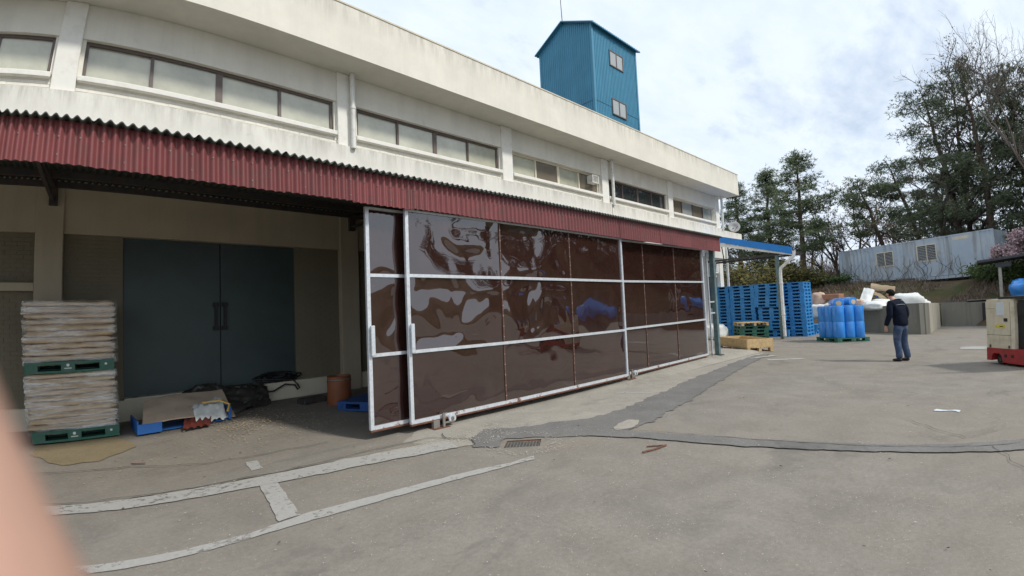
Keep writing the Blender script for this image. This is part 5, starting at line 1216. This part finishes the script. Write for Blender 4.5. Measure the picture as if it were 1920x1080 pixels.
def pine(name, label, x, y, H, seed, spread, cb=.30, lean=(0, 0), mat='needles', dens=1.0, flat=.5, group='pines on the bank', bend=.05, sparse=0.0):
    rg = random.Random(seed); t = tree_root(name, label, x, y, group)
    tr = MB(); lb = MB(); cr = MB(); pts = [Vector((0, 0, 0))]; n = 10; rs = [H*.016+.05]
    for i in range(1, n+1):
        f_ = i/n; pts.append(Vector((lean[0]*f_**1.4+rg.gauss(0, bend)*H*.08, lean[1]*f_**1.4+rg.gauss(0, bend)*H*.08, H*f_))); rs.append((H*.016+.05)*(1-f_)**.8+.025)
    tr.tube(pts, rs, 7)
    z = cb*H
    while z < H*.985:
        f_ = z/H; i = min(n-1, int(f_*n)); c = pts[i].lerp(pts[i+1], f_*n-i)
        q_ = (f_-cb)/(1-cb); Lb = spread*(1.04-q_)**.62*rg.uniform(.65, 1.12)*(.7+.3*min(1, q_*4))
        nb = rg.choice((2, 3, 3, 4)); a0 = rg.uniform(0, 6.28)
        for b in range(nb):
            if rg.random() < sparse: continue
            a = a0+6.28*b/nb+rg.uniform(-.4, .4); L_ = Lb*rg.uniform(.6, 1.15)
            bp, bd = limb(lb, c, (math.cos(a), math.sin(a), rg.uniform(.0, .45)*(1 if q_ < .7 else 1.3)), L_, max(.02, .035*L_*.6), .012, rg, 4, .02, .16)
            for j in (2, 3, 4):
                base = bp[j]
                sub = rg.choice((1, 2, 2))
                for _ in range(sub):
                    a2 = a+rg.uniform(-1.2, 1.2); e = base+Vector((math.cos(a2), math.sin(a2), rg.uniform(0, .5)))*L_*.22*rg.uniform(.5, 1.2)
                    lb.tube([base, (base+e)/2+Vector((0, 0, .03)), e], [.016, .012, .008], 3, cap=False)
                    tufts(cr, e, (.26+.06*L_, .26+.06*L_, .16*flat*2), max(2, int(15*dens*(1-.55*max(0, q_-.55)/.45))), rg)
        z += H*rg.uniform(.035, .07)
    tufts(cr, pts[-1], (.10, .10, .32), int(7*dens), rg)
    tr.build('trunk', 'bark_red', t, True, local=True); lb.build('limbs', 'bark', t, True, local=True); cr.build('crown', mat, t, local=True)
    return t
def bare(name, label, x, y, H, seed, mat='twig', levels=4, spread=.55, group='bare trees on the bank', r0=None, buds=None, first=.25, kids_=(3, 4), lean=(0, 0)):
    rg = random.Random(seed); t = tree_root(name, label, x, y, group); tr = MB(); br_ = MB(); bd = MB(); r0 = r0 or H*.011+.03
    def grow(p, d, L_, r, lv):
        m = tr if lv == 0 else br_
        pts, dd = limb(m, p, d, L_, r, r*.5 if lv < levels else .004, rg, 4 if lv < 3 else 3, .03 if lv else .0, .10+.05*lv, (6, 5, 4, 3, 3)[min(lv, 4)])
        if buds and lv >= levels-1:
            for q_ in pts[1:]:
                for _ in range(buds):
                    c = q_+Vector((rg.gauss(0, .10), rg.gauss(0, .10), rg.gauss(0, .10))); a = Vector((rg.gauss(0, 1), rg.gauss(0, 1), rg.gauss(0, 1))).normalized()*.075; b = a.orthogonal().normalized()*.06
                    bd.add([c-a, c-b, c+a, c+b], [(0, 1, 2, 3)])
        if lv >= levels: return
        for k in range(rg.randint(*kids_)+(1 if lv == 0 else 0)):
            f_ = rg.uniform(first if lv == 0 else .25, 1.0) if k else 1.0
            i = min(len(pts)-2, int(f_*(len(pts)-1))); c = pts[i].lerp(pts[i+1], f_*(len(pts)-1)-i)
            nd = (dd*(1.0 if k == 0 else .6) + Vector((rg.gauss(0, spread), rg.gauss(0, spread), rg.uniform(.0, .5)))).normalized()
            grow(c, nd, L_*rg.uniform(.5, .78)*(1 if lv else .95), max(.005, r*.55*(1 if k else 1.1)), lv+1)
    grow(Vector((0, 0, 0)), Vector((lean[0], lean[1], 1)), H*.42, r0, 0)
    tr.build('trunk', 'bark', t, True, local=True); br_.build('branches', mat, t, local=True)
    if buds: bd.build('crown', buds_mat[0], t, local=True)
    return t
buds_mat = ['bush_brown']
def pol(az, d): return d*math.cos(R(az)), d*math.sin(R(az))
def top_h(x, y, slope): d = math.hypot(x, y); return slope*d+1.6-hz(x, y)+.1
def P_(az, d, slope, **k):
    x, y = pol(az, d); return x, y, top_h(x, y, slope)
x, y, H = P_(20.3, 44, .228); pine('pine_tree', 'dark pine directly right of the far end of the factory roof', x, y, H, 1, 2.7, .05, dens=1.15)
x, y, H = P_(17.3, 47, .250); pine('pine_tree', 'slim dark pine between the factory roof end and the tallest pine', x, y, H, 2, 2.7, .08, dens=1.1)
x, y, H = P_(14.3, 43, .270); pine('pine_tree', 'tall broad pine rising above the blue verge and the pallets', x, y, H, 3, 3.3, .26, dens=1.2)
x, y, H = P_(6.9, 47.5, .205); pine('pine_tree', 'spreading pine with a bent trunk leaning left over the container', x, y, H, 6, 3.7, .46, lean=(.5, 2.0), dens=1.0, sparse=.15, flat=.35, mat='needles')
x, y, H = P_(4.0, 50, .235); pine('pine_tree', 'dark leaning pine behind the middle of the container', x, y, H, 7, 4.0, .3, lean=(.3, 2.4), dens=1.0, sparse=.2, flat=.4, mat='needles_dark')
x, y, H = P_(1.0, 45, .345); pine('pine_tree', 'big dark pine behind the right end of the container', x, y, H, 8, 5.6, .10, lean=(0, 1.5), dens=1.2, sparse=.13, mat='needles_dark')
x, y, H = P_(-1.6, 43, .375); pine('pine_tree', 'tallest dark pine at the right edge of the picture', x, y, H, 9, 5.8, .08, lean=(0, .6), dens=1.2, sparse=.13, mat='needles_dark')
x, y, H = P_(-5.0, 46, .35); t_big = pine('pine_tree', 'dark pine mostly beyond the right edge of the picture', x, y, H, 10, 5.6, .1, dens=1.2, mat='needles_dark')
x, y, H = P_(1.8, 58, .19); pine('pine_tree', 'low dark evergreen showing between the trunks behind the container', x, y, H, 12, 4.6, .05, dens=1.4, mat='needles_dark')
proto = t_big
for k, (az, d, h_) in enumerate(((-9, 48, 1.0), (-13, 44, .95), (-17, 47, 1.1), (-21, 43, .9), (-25, 46, 1.05), (-29, 42, .95), (-33, 45, 1.0), (-36.5, 42, .9))):
    x, y = pol(az, d); o = copy_tree(proto, (x, y, hz(x, y)-.1), k*1.3, 'dark pine beyond the right edge, %s from the picture' % ('nearest', 'second', 'third', 'fourth', 'fifth', 'sixth', 'seventh', 'farthest')[k], 'pines beyond the right edge'); o.scale = (h_*1.7, h_*1.7, h_*1.05)
for k, (az, d, sl, lb) in enumerate(((11.2, 50, .175, 'bare brown tree right of the tallest pine above the drums'), (9.6, 53, .195, 'bare twiggy brown tree over the left end of the container'), (8.2, 56, .17, 'pale bare tree behind the left barred window of the container'),
        (12.9, 48, .13, 'low bare tree between the blue pallets and the container'), (10.4, 46, .13, 'thin bare sapling just left of the container'), (5.4, 55, .15, 'bare brown tree behind the right barred window of the container'),
        (18.5, 52, .16, 'bare tree among the dark pines beside the factory'), (0.2, 47, .37, 'bare budding tree mixed into the big dark pines'), (2.6, 44, .31, 'thin bare tree left of the big dark pines'), (13.6, 55, .16, 'bare tree behind the tallest pine trunk'), (7.0, 60, .15, 'far bare tree behind the container'))):
    x, y, H = P_(az, d, sl); bare('bare_tree', lb, x, y, H*1.2, 40+k, 'twig_brown' if k in (0, 1, 2, 5, 9, 10) else 'twig', 4, .6, buds=3 if k in (0, 1, 5, 7) else None)
x, y, H = P_(-8.6, 36, .41); bare('bare_tree', 'tall bare tree reaching highest at the upper right corner', x, y, H*1.3, 71, 'twig', 5, .5, first=.45, kids_=(3, 4), r0=.14, lean=(-.05, .05))
buds_mat[0] = 'blossom'
x, y = pol(-2.1, 35); bare('blossom_tree', 'pink blossoming bush at the right end of the container', x, y, 2.3, 80, 'twig', 4, .8, 'blossoming bushes', buds=6, first=.1, kids_=(4, 5))
x, y = pol(-4.2, 36); bare('blossom_tree', 'pink blossoming bush farther right beyond the container', x, y, 3.0, 81, 'twig', 4, .8, 'blossoming bushes', buds=6, first=.1, kids_=(4, 5))
def bush(name, label, x, y, size, mat, n, seed, group, ls=.16, z=None):
    rg = random.Random(seed); t = thing(name, label, 'bush', (x, y, hz(x, y) if z is None else z), 0, group); st = MB(); cr = MB()
    for k in range(16):
        a = rg.uniform(0, 6.28); e = Vector((math.cos(a)*size[0]*rg.uniform(.2, .9), math.sin(a)*size[1]*rg.uniform(.2, .9), size[2]*rg.uniform(.6, 1.05)))
        st.tube([(0, 0, -.1), e*.5+Vector((0, 0, .15*size[2])), e], [.03, .02, .008], 3, cap=False)
        for _ in range(n//16):
            p = e*rg.uniform(.45, 1.0)+Vector((rg.gauss(0, size[0]*.22), rg.gauss(0, size[1]*.22), rg.gauss(0, size[2]*.14))); a_ = Vector((rg.gauss(0, 1), rg.gauss(0, 1), rg.gauss(0, .7))).normalized()*ls*rg.uniform(.6, 1.2); b_ = a_.orthogonal().normalized()*ls*.55
            cr.add([p-a_, p-b_, p+a_, p+b_], [(0, 1, 2, 3)])
    st.build('stems', 'twig', t, local=True); cr.build('crown', mat, t, local=True); return t
for k, (az, d, w, h_, lb) in enumerate(((21.0, 40, 2.0, 2.5, 'yellow green flowering bush beside the lower corner of the factory'), (18.6, 38, 1.9, 2.3, 'yellow green flowering bush above the leftmost blue pallets'), (16.3, 40, 1.9, 2.1, 'yellow green flowering bush behind the canopy post'), (14.4, 39, 1.4, 1.5, 'low olive bush above the bright blue pallets'))):
    x, y = pol(az, d); bush('forsythia_bush', lb, x, y, (w, w, h_), 'bush_yellow', 800, 100+k, 'yellow flowering bushes', .13)
for k, (az, d, w, h_, lb) in enumerate(((-2.0, 34, 1.7, 1.0, 'green bush on the bank behind the shed post'), (-.6, 35.2, 1.4, .8, 'green bush on the bank under the right end of the container'), (-3.6, 33, 1.8, 1.2, 'green bush at the right edge beside the shed'), (12.6, 40, 1.6, .9, 'olive green bush on the bank left of the container'))):
    x, y = pol(az, d); bush('green_bush', lb, x, y, (w, w, h_), 'bush_green', 1700, 120+k, 'green bushes on the bank', .10)
# undergrowth nobody could count: dry twigs and grass over the bank and the wood beyond
rg = random.Random(77); tw = MB(); gr = MB()
for _ in range(5200):
    az = rg.uniform(-6, 24); d = rg.uniform(42, 70); x, y = pol(az, d); z = hz(x, y)
    for _k in range(3):
        h_ = rg.uniform(.8, 3.4)*(1.0 if d > 46 else .5); e = Vector((x+rg.gauss(0, .5), y+rg.gauss(0, .5), z+h_)); s_ = Vector((rg.gauss(0, 1), rg.gauss(0, 1), 0)).normalized()*.017
        tw.add([Vector((x, y, z-.1))-s_, Vector((x, y, z-.1))+s_, e], [(0, 1, 2)])
o = tw.build('undergrowth', 'twig_brown'); o['kind'] = 'stuff'
for _ in range(5200):
    az = rg.uniform(-7, 18); d = rg.uniform(30, 43); x, y = pol(az, d)
    if noise.noise((x*.35, y*.35, 2)) < -.05: continue
    z = hz(x, y)
    if z < .2: continue
    for _k in range(3):
        h_ = rg.uniform(.08, .38); s_ = Vector((rg.gauss(0, 1), rg.gauss(0, 1), 0)).normalized()*.03; e = Vector((x+rg.gauss(0, .12), y+rg.gauss(0, .12), z+h_)); b = Vector((x+rg.gauss(0, .1), y+rg.gauss(0, .1), z-.03))
        gr.add([b-s_, b+s_, e], [(0, 1, 2)])
o = gr.build('dry_grass', 'bush_brown'); o['kind'] = 'stuff'
vn = MB(); rg = random.Random(5)                      # bare climbers hanging on the container front
for _ in range(46):
    f_ = rg.uniform(.02, .8); x = 41.2+(37.5-41.2)*f_-.12; y = 8.15+(-1.05-8.15)*f_-.03; z = 2.5; pts = [(x, y, z-.2)]
    for k in range(6): pts.append((pts[-1][0]+rg.gauss(0, .03)-.01, pts[-1][1]+rg.gauss(0, .16), pts[-1][2]+rg.uniform(.12, .4)))
    vn.tube(pts, [.014]*6+[.006], 3, cap=False)
o = vn.build('bare_climber', 'twig'); o['kind'] = 'stuff'
